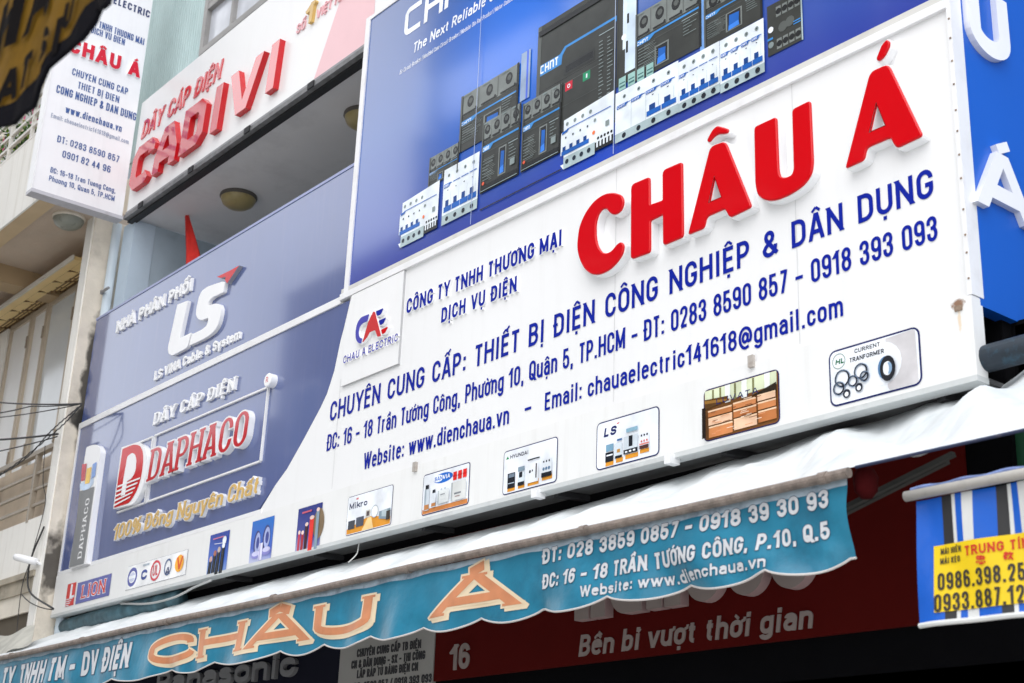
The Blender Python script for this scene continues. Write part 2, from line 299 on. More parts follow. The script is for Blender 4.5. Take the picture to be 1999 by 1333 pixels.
def glyph(ch, xs, t, o=0.0, ty=None, serif=0.0, over=None, xh=.72, dia=1.0):
    """outlines (list of convex pieces) of one letter; cap height 1; xs widens; t stem; ty horizontal pen; o outset"""
    ty = ty or t; key = (ch, round(xs, 4), t, o, ty, serif, id(over), xh)
    if key in GC: return GC[key]
    b, marks, bar = norm_glyph(ch)
    wd, src = (over or {}).get(b) or G.get(b) or G['-']
    Wd = max(wd*xs, t*1.05 if wd < .22 else t*2.15); l, r = t/2, Wd-t/2
    bb, T = ty/2, 1-ty/2; q = min(.26 if b.islower() else .30, .5*(r-l)/(T-bb)*1.1)
    xn = (xh-ty/2-bb)/(T-bb)
    sym = {'q': q, 'Q': 1-q, 'x': xn, 'X': xn-min(q, xn*.3), 'U': (1-bb)/(T-bb), 'D': (0-bb)/(T-bb), 'W': (xh-bb)/(T-bb), 'p': xn/2}
    fx = lambda v: l+(r-l)*float(v)
    fy = lambda v: bb+(T-bb)*(sym[v] if v in sym else float(v))
    pieces = []
    def quads(pts, ext, clip=None, tt=t, tty=ty):
        pts = [np.array(p, float) for p in pts]
        P2 = [pts[0]]
        for p in pts[1:]:
            if np.linalg.norm(p-P2[-1]) > 1e-6: P2.append(p)
        if len(P2) < 2: return
        d0 = P2[1]-P2[0]; d0 /= np.linalg.norm(d0); d1 = P2[-1]-P2[-2]; d1 /= np.linalg.norm(d1)
        closed = np.linalg.norm(P2[0]-P2[-1]) < 1e-6
        if not closed: P2[0] = P2[0]-d0*ext; P2[-1] = P2[-1]+d1*ext
        dirs = [(P2[i+1]-P2[i])/np.linalg.norm(P2[i+1]-P2[i]) for i in range(len(P2)-1)]
        offs = []
        for i in range(len(P2)):
            a = dirs[i-1] if i > 0 else (dirs[-1] if closed else dirs[0]); e = dirs[i] if i < len(dirs) else (dirs[0] if closed else dirs[-1])
            n1 = np.array([-a[1], a[0]]); n2 = np.array([-e[1], e[0]]); s = n1+n2; L2 = s@s
            nn = n1 if L2 < .15 else s*2/L2
            offs.append(np.array([nn[0]*(tt/2+o), nn[1]*(tty/2+o)]))
        for i in range(len(P2)-1):
            qd = [P2[i]-offs[i], P2[i+1]-offs[i+1], P2[i+1]+offs[i+1], P2[i]+offs[i]]
            if clip:
                for yy, sg in ((clip[0], 1), (clip[1], -1)):
                    out = []
                    for k in range(len(qd)):
                        A, B = qd[k], qd[(k+1) % len(qd)]; fa, fb = (A[1]-yy)*sg, (B[1]-yy)*sg
                        if fa >= 0: out.append(A)
                        if fa*fb < 0: out.append(A+(B-A)*(fa/(fa-fb)))
                    qd = out
                    if len(qd) < 3: break
            if len(qd) >= 3: pieces.append([tuple(p) for p in qd])
    def dot(x, y, k=1.0):
        h = t/2*k+o; hy = t/2*k+o; pieces.append([(x-h, y-hy), (x+h, y-hy), (x+h, y+hy), (x-h, y+hy)])
    for st in src.split(';'):
        if st[0] == '/':
            x0, y0, x1, y1 = st[1:].split(); A = (fx(x0), fy(y0)); B = (fx(x1), fy(y1))
            quads([A, B], t*.9+o, (min(A[1], B[1])-ty/2-o, max(A[1], B[1])+ty/2+o))
            if serif and b not in '1':
                for (px, py), tok in ((A, y0), (B, y1)):
                    if tok in ('0', '1', 'x'):
                        sy = .035 if py < .5 else -.035; hw = t/2+serif*(1 if abs(A[0]-B[0]) < .02 else .9)
                        yy = (0 if py < .5 else (1 if tok == '1' else xh))+sy
                        quads([(px-hw, yy), (px+hw, yy)], o, None, .07, .07)
        elif st[0] == 'o':
            x, y = st[1:].split(); yy = float(y); dot(fx(x), t/2 if yy == 0 else bb+(T-bb)*yy, 1.05)
        else:
            tk = st.split(); pts = []; i = 0
            while i < len(tk):
                c, x, y = tk[i], fx(tk[i+1]), fy(tk[i+2]); i += 3
                if c in 'ML': pts.append((x, y))
                else:
                    x0, y0 = pts[-1]
                    for k in range(1, 8):
                        a = k/7*math.pi/2
                        pts.append((x0+(x-x0)*(1-math.cos(a)), y0+(y-y0)*math.sin(a)) if c == 'v' else (x0+(x-x0)*math.sin(a), y0+(y-y0)*(1-math.cos(a))))
            quads(pts, o)
    if bar: quads([(l-t*.85, .52 if b == 'D' else .86), (l+t*.95, .52 if b == 'D' else .86)] if b == 'D' else [(r-t*.95, .86), (r+t*.8, .86)], o, None, t*.7, t*.7)
    low = b.islower() and b not in 'bdfhklt'; cxm = Wd/2 if b not in 'i' else Wd/2; top = (xh if low else 1.0)+.05
    tm = t*.62; mh = .15*dia; mw = .13*dia*max(.8, xs*1.1)
    for k, mk in enumerate(sorted(marks, key=lambda c: {'\u0302': 0, '\u0306': 0}.get(c, 1))):
        y0 = top
        ox = 0.0
        if mk in '\u0301\u0300\u0309\u0303' and any(c in marks for c in '\u0302\u0306'): y0 = top+mh*.75; ox = mw*.8
        if mk == '\u0302': quads([(cxm-mw, y0), (cxm, y0+mh)], o, None, tm, tm); quads([(cxm+mw, y0), (cxm, y0+mh)], o, None, tm, tm)
        elif mk == '\u0301': quads([(cxm-mw*.35+ox, y0), (cxm+mw*.6+ox, y0+mh)], o, None, tm, tm)
        elif mk == '\u0300': quads([(cxm-mw*.6+ox, y0+mh), (cxm+mw*.35+ox, y0)], o, None, tm, tm)
        elif mk == '\u0309': quads([(cxm-mw*.4+ox, y0+mh*.8), (cxm+mw*.1+ox, y0+mh), (cxm+mw*.4+ox, y0+mh*.7), (cxm+ox, y0)], o, None, tm, tm)
        elif mk == '\u0303': quads([(cxm-mw, y0+mh*.2), (cxm-mw*.3, y0+mh*.7), (cxm+mw*.3, y0+mh*.3), (cxm+mw, y0+mh*.8)], o, None, tm, tm)
        elif mk == '\u0306': quads([(cxm-mw, y0+mh), (cxm-mw*.4, y0+mh*.2), (cxm+mw*.4, y0+mh*.2), (cxm+mw, y0+mh)], o, None, tm, tm)
        elif mk == '\u0323': dot(cxm, -.06-t*.5, .85)
        elif mk == '\u031b': yy = (xh if low else 1)-.05; quads([(Wd-t*.4, yy-.04), (Wd+t*.45, yy+.03), (Wd+t*.45, yy+.14)], o, None, tm, tm)
    GC[key] = (Wd, pieces); return GC[key]
def layout(s, width, t, gap=.10, space=.30, over=None):
    """horizontal scale that makes the line s exactly `width` cap heights long"""
    k = 0.0; nb = 0.0
    for ch in s:
        if ch == ' ': k += space
        else: k += (( over or {}).get(norm_glyph(ch)[0]) or G.get(norm_glyph(ch)[0]) or G['-'])[0]+gap
    xs = width/(k-gap)
    for _ in range(12):
        tot = sum(space*xs if ch == ' ' else glyph(ch, xs, t, 0, over=over)[0]+gap*xs for ch in s)-gap*xs
        xs *= width/tot
    return xs
def write(mb, pl, s, p0, p1, base, top, t, face, side=None, c=0.0, depth=0.0, gap=.10, space=.30, shear=0.0, ty=None, serif=0.0, o=0.0, over=None, warp=None, grid=None, shift=(0, 0), xh=.72, skip=0, each=None):
    """one line of lettering from pixel p0 to pixel p1 on plane pl, cap height = pixel pair base-top; c = height of its front"""
    q = pl.off(c) if c else pl
    A, B = q.px(*p0), q.px(*p1); h = np.linalg.norm(q.px(*top)-q.px(*base)); wdt = B[0]-A[0]
    y0 = A[1] if abs(A[1]-B[1]) > h else (A[1]+B[1])/2
    line(mb, pl, s, A[0], y0, wdt, h, t, face, side, c, depth, gap, space, shear, ty, serif, o, over, warp, grid, shift, xh, each)
def line(mb, pl, s, x, y0, wdt, h, t, face, side=None, c=0.0, depth=0.0, gap=.10, space=.30, shear=0.0, ty=None, serif=0.0, o=0.0, over=None, warp=None, grid=None, shift=(0, 0), xh=.72, each=None):
    xs = layout(s, wdt/h, t, gap, space, over); x = x/h
    for ch in s:
        if ch == ' ':
            x += space*xs
            if each: each(' ')
            continue
        W, pcs = glyph(ch, xs, t, o, ty, serif, over, xh)
        P = [[((x+a+shear*b)*h+shift[0], y0+b*h+shift[1]) for a, b in p] for p in pcs]
        vs, tr, bd = union(P, (), grid, True)
        (each(ch) if each else mb).shape(pl, vs, tr, bd, face, c, depth, side, warp)
        x += W+gap*xs
def words(parent, pl, s, *a, name='lettering', **k):
    """a line of lettering as one part per word"""
    mbs = [MB()]
    def f(ch):
        if ch == ' ': mbs.append(MB())
        return mbs[-1]
    write(None, pl, s, *a, each=f, **k)
    return [b.build(name, parent) for b in mbs if b.f]
def rect_px(pl, bl, tr):
    a, b = pl.px(*bl), pl.px(*tr); return a[0], a[1], b[0], b[1]
def rrect(x0, y0, x1, y1, r, n=5):
    out = []
    for cx, cy, a0 in ((x1-r, y1-r, 0), (x0+r, y1-r, 90), (x0+r, y0+r, 180), (x1-r, y0+r, 270)):
        for k in range(n+1): a = R_(a0+90*k/n); out.append((cx+r*math.cos(a), cy+r*math.sin(a)))
    return out
def disc(x, y, r, n=16, ry=None): return [(x+r*math.cos(2*math.pi*k/n), y+(ry or r)*math.sin(2*math.pi*k/n)) for k in range(n)]
def smoothp(pts, n=4):
    """closed Catmull-Rom through pts"""
    out = []; P = [np.array(p, float) for p in pts]; N = len(P)
    for i in range(N):
        a, b, c_, d_ = P[i-1], P[i], P[(i+1) % N], P[(i+2) % N]
        for k in range(n):
            t = k/n; out.append(tuple(.5*((2*b)+(-a+c_)*t+(2*a-5*b+4*c_-d_)*t*t+(-a+3*b-3*c_+d_)*t**3)))
    return out
def roundp(pts, rad, n=3):
    """polygon with rounded corners (rad per corner or one for all)"""
    out = []; N = len(pts); P = [np.array(p, float) for p in pts]
    for i in range(N):
        r = rad[i] if isinstance(rad, (list, tuple)) else rad
        a, b, c_ = P[i-1], P[i], P[(i+1) % N]; d1 = a-b; d2 = c_-b; l1 = np.linalg.norm(d1); l2 = np.linalg.norm(d2)
        k = min(r, l1*.45, l2*.45); s = b+d1/l1*k; e = b+d2/l2*k
        for j in range(n+1): t = j/n; out.append(tuple((1-t)**2*s+2*t*(1-t)*b+t*t*e))
    return out

# ================================================================== the place: ground and road
XL, XR, XM = -12.73, -3.21, -8.19        # left end, right end and the joint between the two sign columns
Z0, Z1, Z2, Z3 = 3.546, 3.93, 5.33, 6.395   # sign rows
F0 = FY(0)
g = MB(); g.face([(-80, -60, 0), (60, -60, 0), (60, 60, 0), (-80, 60, 0)], mat('sunlit_concrete', (.40, .39, .37), .85, var=.2, scale=2, bump=.3)); g.build('road', kind='structure')  # road and paving paled to bounce light up under ceilings and soffits
g = MB(); g.box((-60, -1.6, -.1), (40, .4, .13), mat('paving', (.56, .55, .52), .8, var=.15, scale=3, bump=.2)); g.build('pavement', kind='structure')

# ================================================================== the shop house behind the signs
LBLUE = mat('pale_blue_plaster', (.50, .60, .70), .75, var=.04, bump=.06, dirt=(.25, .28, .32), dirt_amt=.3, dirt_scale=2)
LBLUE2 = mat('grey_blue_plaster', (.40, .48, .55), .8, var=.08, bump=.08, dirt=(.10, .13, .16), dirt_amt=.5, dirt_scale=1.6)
CEIL = mat('grey_ceiling', (.80, .79, .80), .85, var=.04, scale=1, dirt=(.24, .23, .23), dirt_amt=.25, dirt_scale=1.2)
DARK = mat('dark_interior', (.005, .005, .006), 1.0, spec=.03)  # near-black colour paints in the shade of the shop interior
TEAL = mat('teal_sheet', (.43, .55, .55), .5, var=.05, dirt=(.25, .38, .38), dirt_amt=.4, streak=True)
house = thing('shop_house', 'pale blue shop house carrying the big signs around a grey recessed balcony', 'house', (-8, 1, 0))
m = MB()
ZC = 7.40
m.box((XL+.02, .25, 2.2), (XR-.02, .45, 5.2), DARK)  # near-black wall put in behind the signs to block light
m.box((XL+.02, .45, 5.0), (XR-.02, 2.6, 5.2), mat('pale_floor', (.72, .72, .70), .6)); m.box((XL+.02, .052, 5.2), (XM-.03, .10, Z3-.02), mat('white_backing', (.80, .80, .80), .5))  # pale floor and added white board bounce light onto the balcony ceiling
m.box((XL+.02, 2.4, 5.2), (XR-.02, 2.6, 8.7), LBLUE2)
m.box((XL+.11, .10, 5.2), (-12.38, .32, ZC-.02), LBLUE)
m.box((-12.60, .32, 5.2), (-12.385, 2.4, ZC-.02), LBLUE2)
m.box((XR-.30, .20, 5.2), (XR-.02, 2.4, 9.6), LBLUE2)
m.box((-14.6, .52, 8.6), (XR-.02, .72, 14), LBLUE)
m.build('wall', house)
m = MB(); m.box((-12.44, .12, ZC), (XR-.05, 2.6, ZC+.15), CEIL); m.build('balcony_ceiling', house)
m = MB(); V = []; n = 0          # ribbed teal sheet over the top sign
tp = FY(.45); xa = -14.6; xb = tp.px(398, 60)[0]; k = 0; step = .055; pr = []
x = xa
while x < xb:
    pr += [(x, 0), (x+.030, 0), (x+.038, .010), (x+.047, .010)]; x += step
V = [tp.P(a, z, c) for a, c in pr for z in (8.55, 13)]
m.tris(V, [(2*i, 2*i+2, 2*i+3, 2*i+1) for i in range(len(pr)-1)], TEAL)
m.box((xa, .46, 8.55), (xb, .50, 13), TEAL); m.build('corrugated_sheet', house)
WFR = mat('window_frame_grey', (.30, .29, .28), .5, dirt=(.1, .09, .08), dirt_amt=.4)
wf = MB(); x0, z0 = tp.px(399, 88); x1 = x0+1.9; zt = z0+2.2; z0 -= .15
for a, b in (((x0, .40, z0), (x0+.07, .50, zt)), ((x1-.07, .40, z0), (x1, .50, zt)), ((x0+.07, .40, z0), (x1-.07, .50, z0+.07)), ((x0+.60, .41, z0+.07), (x0+.65, .49, zt)), ((x0+1.2, .41, z0+.07), (x0+1.25, .49, zt)), ((x0+.07, .405, z0+.52), (x1-.07, .495, z0+.58))): wf.box(a, b, WFR)
wfo = wf.build('window', house)
m = MB(); m.box((x0+.07, .455, z0+.07), (x1-.07, .465, zt), mat('frosted_pane', (.55, .57, .62), .15, var=.15, scale=3)); m.build('pane', wfo)

# ================================================================== ceiling lamps of the recess
LGL = mat('lamp_glass_tan', (.36, .29, .13), .3, var=.1, scale=8, dirt=(.15, .11, .05), dirt_amt=.5, dirt_scale=12)
LRING = mat('lamp_ring', (.10, .09, .08), .5)
def ceiling_lamp(px, z, label, r, glass, ring, group='round ceiling lamps'):
    q = FZ(z).P(*FZ(z).px(*px)); t = thing('ceiling_lamp', label, 'lamp', tuple(q), group)
    MB().lathe([(r*1.02, 0), (r*1.04, .02), (r*.98, .035)], q, (0, 0, -1), ring).build('lamp_base', t, smooth=False)
    MB().lathe([(r*.97, .02), (r*.97, .045), (r*.85, .085), (r*.6, .115), (r*.3, .13), (.01, .135)], q, (0, 0, -1), glass).build('lamp_shade', t, smooth=True)
    return t
ceiling_lamp((466, 382), ZC, 'round tan glass lamp in the middle of the grey balcony ceiling', .168, LGL, LRING)
ceiling_lamp((712, 224), ZC, 'round tan ceiling lamp half hidden behind the big blue product banner', .168, LGL, LRING)

# ================================================================== red top sign
CZT = 8.66
cs = thing('fascia_sign', 'white sign with raised red italic letters over the grey recessed balcony', 'sign', (-10, 0, ZC))
m = MB(); m.box((-12.44, .03, ZC+.05), (XR, .12, CZT), WHITE); m.build('board', cs)
m = MB(); m.box((-12.44, .02, ZC+.012), (XR, .115, ZC+.05), GREY); m.box((-12.44, .005, ZC-.03), (XR, .05, ZC+.012), mat('edge_steel', (.16, .16, .165), .5, var=.3, scale=14)); m.box((-12.44, .05, ZC-.05), (XR, .12, ZC-.005), BLACK)
for i in range(4): m.box((-12.1+i*1.02, -.008, ZC-.035), (-12.1+i*1.02+.09, .005, ZC+.02), BLACK)
m.build('bottom_trim', cs)
m = MB(); PK = mat('pale_pink_print', (.80, .50, .53), .3, var=.02); Pc = FY(.03)
m.poly(Pc, [[Pc.px(612, 158), Pc.px(728, 77), Pc.px(735, -40), Pc.px(668, -10)]], (), PK, .002); m.build('printed_swoosh', cs)
words(cs, Pc, 'DÂY CÁP ĐIỆN', (275, 266), (427, 159), (426, 157), (430, 121), .17, REDC, REDC, .012, .012, shear=.18, space=.34)
SP = mat('faded_pink', (.78, .42, .45), .3); words(cs, Pc, 'SỐ', (577, 66), (594, 55), (577, 66), (579, 48), .15, SP, SP, .012, .012, shear=.1)
words(cs, Pc, 'VIỆT NAM', (616, 35), (684, -13), (616, 35), (619, 17), .14, SP, SP, .012, .012, shear=.1)
m = MB(); write(m, Pc, '1', (595, 50), (609, 40), (600, 48), (604, 9), .26, GOLD, GOLD, .03, .03, shear=.1); m.build('number', cs)
BLK = {'C': (.62, 'M 1.15 .72 L 1.15 .84 L .98 1 L .2 1 L 0 .82 L 0 .18 L .2 0 L .86 0 L 1.0 .10'), 'A': (.66, 'M 0 D L 0 .3 L .34 .98 L .66 .98 L 1 .3 L 1 D;M .1 .26 L .9 .26'), 'D': (.62, '/0 0 0 1;M 0 1 L .8 1 L 1 .84 L 1 .16 L .8 0 L 0 0'), 'I': (.25, '/.5 0 .5 1'), 'V': (.74, '/0 1 .38 0;/1 1 .62 0')}
def each_letter(parent, store, name='letter'):
    def f(ch): b = MB(); store.append((b, ch)); return b
    return f
st = []; write(None, Pc, 'CADIVI', (249, 372), (541, 171), (541, 169), (551, 76), .29, REDC, mat('red_return', (.55, .008, .014), .12, var=.03), .055, .055, gap=.12, shear=.08, ty=.25, over=BLK, each=each_letter(cs, st))
for b, ch in st: b.build('letter', cs)

# ================================================================== upper blue sign (white letters)
ls = thing('upper_blue_sign', 'blue glossy sign with white raised letters and a red arrow, below the recessed balcony', 'sign', (-10.5, 0, Z2))
m = MB(); m.box((XL, 0, Z2+.035), (XM-.025, .05, Z3), PANEL); m.build('board', ls)
m = MB(); m.box((XL, -.006, Z3), (XM-.02, .055, Z3+.022), mat('blue_edge', (.30, .34, .55), .3)); m.build('top_trim', ls)
words(ls, F0, 'NHÀ PHÂN PHỐI', (226, 647), (372, 569.5), (372.5, 569.5), (375, 545), .235, WSIDE, WSIDE, .022, .022, gap=.10, space=.3)
words(ls, F0, 'LS VINA Cable & System', (300, 741), (468, 662), (301, 741), (302.5, 723), .20, WSIDE, WSIDE, .018, .018, gap=.08, space=.3)
P6 = F0.off(.032)
def tr(scale, ox, oy, pts): return [(ox+x*scale, oy+y*scale) for x, y in pts]
def onpl(pl, pts): return [tuple(pl.px(x, y)) for x, y in pts]
def z3(pts): return onpl(P6, tr(.225, 200, 480, pts))
m = MB(); m.poly(F0, [roundp(z3([(650, 508), (742, 473), (672, 800), (770, 752), (735, 880), (602, 952), (570, 930), (568, 880)]), [.01, .01, .01, .01, .03, .05, .06, .03])], (), WSIDE, .032, .032); m.build('letter', ls)
m = MB(); sp = z3([(752, 864), (776, 768), (868, 722), (905, 690), (916, 648), (918, 622), (860, 645), (826, 632), (810, 596), (815, 540), (838, 436), (862, 390), (905, 355), (1040, 308), (1064, 314), (1047, 402), (960, 442), (925, 472), (914, 516), (985, 498), (1018, 506), (1032, 540), (1026, 600), (1002, 690), (958, 750), (890, 800)])
m.poly(F0, [roundp(sp, [.008, .008]+[.05]*3+[.01]+[.05]*8+[.012, .012, .012]+[.05]*3+[.01]+[.06]*7)], (), WSIDE, .032, .032); m.build('letter', ls)
m = MB(); m.poly(F0, [z3([(996, 270), (1110, 214), (1190, 170), (1084, 326), (1068, 300), (1072, 268), (1032, 279)])], (), REDL, .036, .036, mat('steel_return', (.5, .5, .52), .3, metal=.6)); m.build('arrow', ls)

# ================================================================== lower blue sign
curve = [(683, 588), (671, 640), (664, 666), (652, 724), (638, 768), (625, 796), (592, 858), (560, 915), (537, 947), (503, 1003)]
cpts = onpl(F0, curve)
ds = thing('lower_blue_sign', 'blue sign with dark red raised letters on white backs, gold script and a cable cut-out', 'sign', (-10.8, 0, Z1))
XB = F0.px(155, 836)[0]
m = MB(); m.poly(F0, [[(XL, Z1+.03), (cpts[-1][0]-.01, Z1+.03)]+[p for p in cpts[::-1] if Z1+.03 < p[1] < Z2-.02]+[(cpts[0][0], Z2-.02), (XL, Z2-.02)]], (), PANEL, 0, .05); m.build('board', ds)
m = MB(); m.box((XL-.03, -.012, Z2-.02), (XM-.06, .05, Z2+.035), TRIM); m.box((XL-.03, -.010, Z1+.0), (XL, .05, Z2-.02), TRIM); m.box((XL, -.010, Z1), (cpts[-1][0]+.06, .05, Z1+.03), TRIM); m.build('edge_trim', ds)
SER = .11
words(ds, F0, 'DÂY CÁP ĐIỆN', (298, 829), (456, 761), (456, 760), (458, 735), .26, WSIDE, WSIDE, .025, .025, serif=.08, ty=.11, shear=.10, gap=.13, space=.32)
def z4(pl, pts): return onpl(pl, tr(.2701, 120, 720, pts))
A5 = F0.off(.03)
m = MB()                                  # thin white frame lines standing on the panel
def strip(a, b, wd=.014, c=.018):
    p, q = z4(A5, [a])[0], z4(A5, [b])[0]; m.bar(F0.P(p[0], p[1], c/2), F0.P(q[0], q[1], c/2), c, wd, TRIM, up=(0, 0, 1) if abs(p[0]-q[0]) > abs(p[1]-q[1]) else (1, 0, 0))
strip((662, 480), (1480, 127)); strip((436, 577), (648, 488)); strip((648, 488), (588, 968)); strip((664, 482), (604, 960)); strip((606, 958), (1420, 664)); strip((390, 1036), (588, 966)); strip((1480, 127), (1422, 662))
m.build('frame_lines', ds)
kq = z4(A5, [(1512, 85)])[0]; m = MB(); m.lathe([(.052, 0), (.052, .055), (.045, .06)], F0.P(*kq), (0, -1, 0), WSIDE); kb = m.build('round_badge', ds)
m = MB(); line(m, F0, 'R', kq[0]-.016, kq[1]-.022, .032, .045, .16, REDC, c=.062); m.build('letter', kb)
DKR = mat('dark_red_acrylic', (.50, .006, .018), .07, var=.03)
st = []; write(None, F0, 'DAPHACO', (287, 938), (478, 868), (286, 940), (293, 879), .19, WSIDE, WSIDE, .05, .05, serif=.07, ty=.09, shear=.08, o=.045, gap=.10, each=each_letter(ds, st))
sr = []; write(None, F0, 'DAPHACO', (287, 938), (478, 868), (286, 940), (293, 879), .19, DKR, DKR, .054, .003, serif=.07, ty=.09, shear=.08, gap=.10, each=each_letter(ds, sr))
for (b, ch), (b2, c2) in zip(st, sr): o = b.build('letter', ds); b2.build('letter_face', o)
P7 = F0.off(.055)
def rp7(pts, r): return roundp(z4(P7, pts), r)
m = MB(); m.poly(F0, [rp7([(430, 566), (545, 528), (600, 560), (616, 640), (604, 770), (575, 880), (520, 975), (370, 1012)], [.01, .03, .08, .08, .08, .08, .06, .01])], (), WSIDE, .05, .05); lg = m.build('emblem', ds)
m = MB(); m.poly(F0, [rp7([(440, 578), (520, 546), (565, 552), (586, 600), (586, 680), (572, 790), (540, 885), (488, 968), (378, 1003)], [.005, .04, .06, .06, .06, .06, .06, .05, .005])], (), REDL, .054, .003); m.build('emblem_face', lg)
m = MB(); m.poly(F0, [rp7([(478, 632), (512, 606), (534, 618), (542, 660), (536, 740), (508, 792), (474, 812), (460, 910), (430, 918), (452, 780)], [.02, .03, .04, .04, .05, .04, .005, .005, .005, .02])], (), WSIDE, .057, .002)
for k in range(5):
    y = 846+k*34; m.poly(F0, [z4(P7, [(408-k*7, y), (570-k*17, y-62), (566-k*18, y-50), (405-k*7, y+13)])], (), WSIDE, .0585+k*.0001, .002)
m.build('emblem_inlay', lg)
gw_ = words(ds, F0, '100% Đồng Nguyên Chất', (219, 1056), (502, 961), (219, 1056), (224, 1026), .22, WSIDE, WSIDE, .032, .032, serif=.05, ty=.14, shear=.16, o=.045, gap=.09, space=.26, xh=.66)
gf_ = words(ds, F0, '100% Đồng Nguyên Chất', (219, 1056), (502, 961), (219, 1056), (224, 1026), .22, GOLD, GOLD, .037, .005, serif=.05, ty=.14, shear=.16, gap=.09, space=.26, xh=.66, name='lettering_face')
for a_, b_ in zip(gw_, gf_): b_.parent = a_
# the cut-out cable standing off the left edge
DC = .05; PCb = F0.off(DC)
GREYP = mat('grey_print', (.165, .17, .175), .35)
m = MB(); m.poly(F0, [roundp(z4(PCb, [(180, 566), (225, 548), (262, 548), (285, 590), (215, 1100), (178, 1408), (52, 1440), (115, 1060), (135, 850)]), [.02, .04, .05, .03, .01, .01, .01, .01, .03])], (), WSIDE, DC, DC); cb = m.build('cable_cutout', ds)
def prt(nm, pts, mm, c, par=cb, r=.01): b = MB(); b.poly(F0, [roundp(z4(PCb, pts), r)], (), mm, c); b.build(nm, par)
prt('grey_sheath', [(132, 884), (240, 850), (162, 1408), (56, 1436), (112, 1080)], GREYP, DC+.002)
prt('pale_blue_sheath', [(134, 830), (236, 790), (232, 830), (200, 868), (160, 880), (136, 868)], ink(190, 212, 238), DC+.003, r=.02)
for pts, cc in (([(152, 690), (186, 684), (172, 806), (144, 812)], ink(190, 20, 50)), ([(186, 722), (220, 708), (206, 826), (172, 834)], ink(240, 195, 70)), ([(228, 690), (258, 672), (246, 776), (216, 800)], ink(110, 150, 215))): prt('core_wire', pts, cc, DC+.0045)
# white lettering running up the grey sheath
qa, qb = z4(PCb, [(145, 1365)])[0], z4(PCb, [(185, 940)])[0]
class Up(Pl):
    pass
up = Pl(F0.o, (0, 0, 1), (-1, 0, 0)); up.n = F0.n
m = MB(); line(m, up, 'DAPHACO', qa[1], -qa[0]-.005, qb[1]-qa[1], .085, .17, WSIDE, c=DC+.004, serif=.08, ty=.10, gap=.16); m.build('lettering', cb)

# ================================================================== the white company sign
ws = thing('company_sign', 'big white sign with large raised red letters and rows of blue lettering', 'sign', (-6, 0, Z1))
m = MB(); m.poly(F0, [[(cpts[-1][0]+.0, Z1+.003), (XR, Z1+.003), (XR, Z2), (cpts[0][0]+.004, Z2)]+[(p[0]+.004, p[1]) for p in cpts if Z1+.03 < p[1] < Z2-.02]], (), WHITE, 0, .05); m.build('board', ws)
m = MB(); m.box((XM-.06, -.022, Z2), (XR, .05, Z2+.045), TRIM); m.box((XM-.06, -.012, Z2+.045), (XR, .05, Z2+.085), mat('trim_shade', (.62, .61, .58), .35, dirt=(.4, .36, .3), dirt_amt=.4, dirt_scale=5)); m.box((XR-.005, -.016, Z1), (XR+.018, .07, Z2+.06), TRIM); m.build('edge_trim', ws)
rq = random.Random(2); SCRW = mat('rusty_screw', (.22, .15, .10), .6, var=.4, scale=40)
for k in range(12):
    z = Z1+.05+k*.118+rq.uniform(-.02, .02); m = MB(); m.box((XR+.004, -.019, z), (XR+.012, -.016, z+.008), SCRW); m.build('screw', ws)
m = MB()
for x in (1199, 1560):
    m = MB(); a = F0.px(x, 640)[0]; m.face([F0.P(a, Z1+.02, .0015), F0.P(a+.006, Z1+.02, .0015), F0.P(a+.006, Z2, .0015), F0.P(a, Z2, .0015)], mat('faint_seam', (.66, .66, .66), .5)); m.build('panel_joint', ws)
m = MB(); a = F0.px(652, 900)[0]; m.face([F0.P(a, Z1+.02, .0015), F0.P(a+.006, Z1+.02, .0015), F0.P(a+.006, Z1+.8, .0015), F0.P(a, Z1+.8, .0015)], MATS['faint_seam']); m.build('panel_joint', ws)
# big red letters, each outlined from its own front 62 mm off the board
DR = .062; PR = F0.off(DR)
def c1(pts): return onpl(PR, tr(400/1481, 1100, 200, pts))
def c2(pts): return onpl(PR, tr(400/1481, 1450, 60, pts))
BIG = []
BIG.append(('C', roundp(c1([(92, 1040), (108, 900), (150, 800), (215, 710), (290, 660), (360, 648), (418, 668), (434, 715), (420, 770), (380, 806), (340, 806), (312, 768), (280, 764), (250, 800), (230, 870), (230, 970), (246, 1040), (275, 1082), (310, 1090), (345, 1070), (385, 1020), (415, 1004), (434, 1030), (425, 1090), (385, 1150), (330, 1205), (260, 1240), (200, 1242), (150, 1205), (110, 1130)]), .10, 4), None))
BIG.append(('H', roundp(c1([(484, 592), (620, 534), (622, 738), (712, 705), (711, 488), (855, 426), (862, 968), (715, 1030), (714, 808), (624, 852), (624, 1080), (482, 1130)]), [.03, .02, .008, .008, .03, .02, .02, .02, .008, .008, .02, .02]), None))
BIG.append(('A', roundp(c1([(1056, 318), (1166, 276), (1357, 752), (1196, 830), (1164, 764), (1030, 822), (1012, 905), (896, 952)]), [.03, .03, .02, .02, .02, .02, .02, .012]), c1([(1090, 538), (1138, 682), (1052, 718)])))
BIG.append(('U', roundp(c2([(78, 694), (240, 618), (256, 1010), (270, 1056), (310, 1060), (350, 1040), (364, 1000), (352, 566), (485, 500), (505, 950), (494, 1030), (440, 1110), (340, 1180), (230, 1224), (160, 1224), (105, 1190), (86, 1110)]), [.02, .02, .05, .04, .04, .04, .05, .02, .02]+[.07]*8), None))
BIG.append(('A', roundp(c2([(915, 296), (1048, 236), (1297, 755), (1104, 846), (1064, 768), (890, 842), (874, 930), (737, 992)]), [.03, .03, .02, .02, .02, .02, .02, .012]), c2([(964, 524), (1026, 682), (918, 728)])))
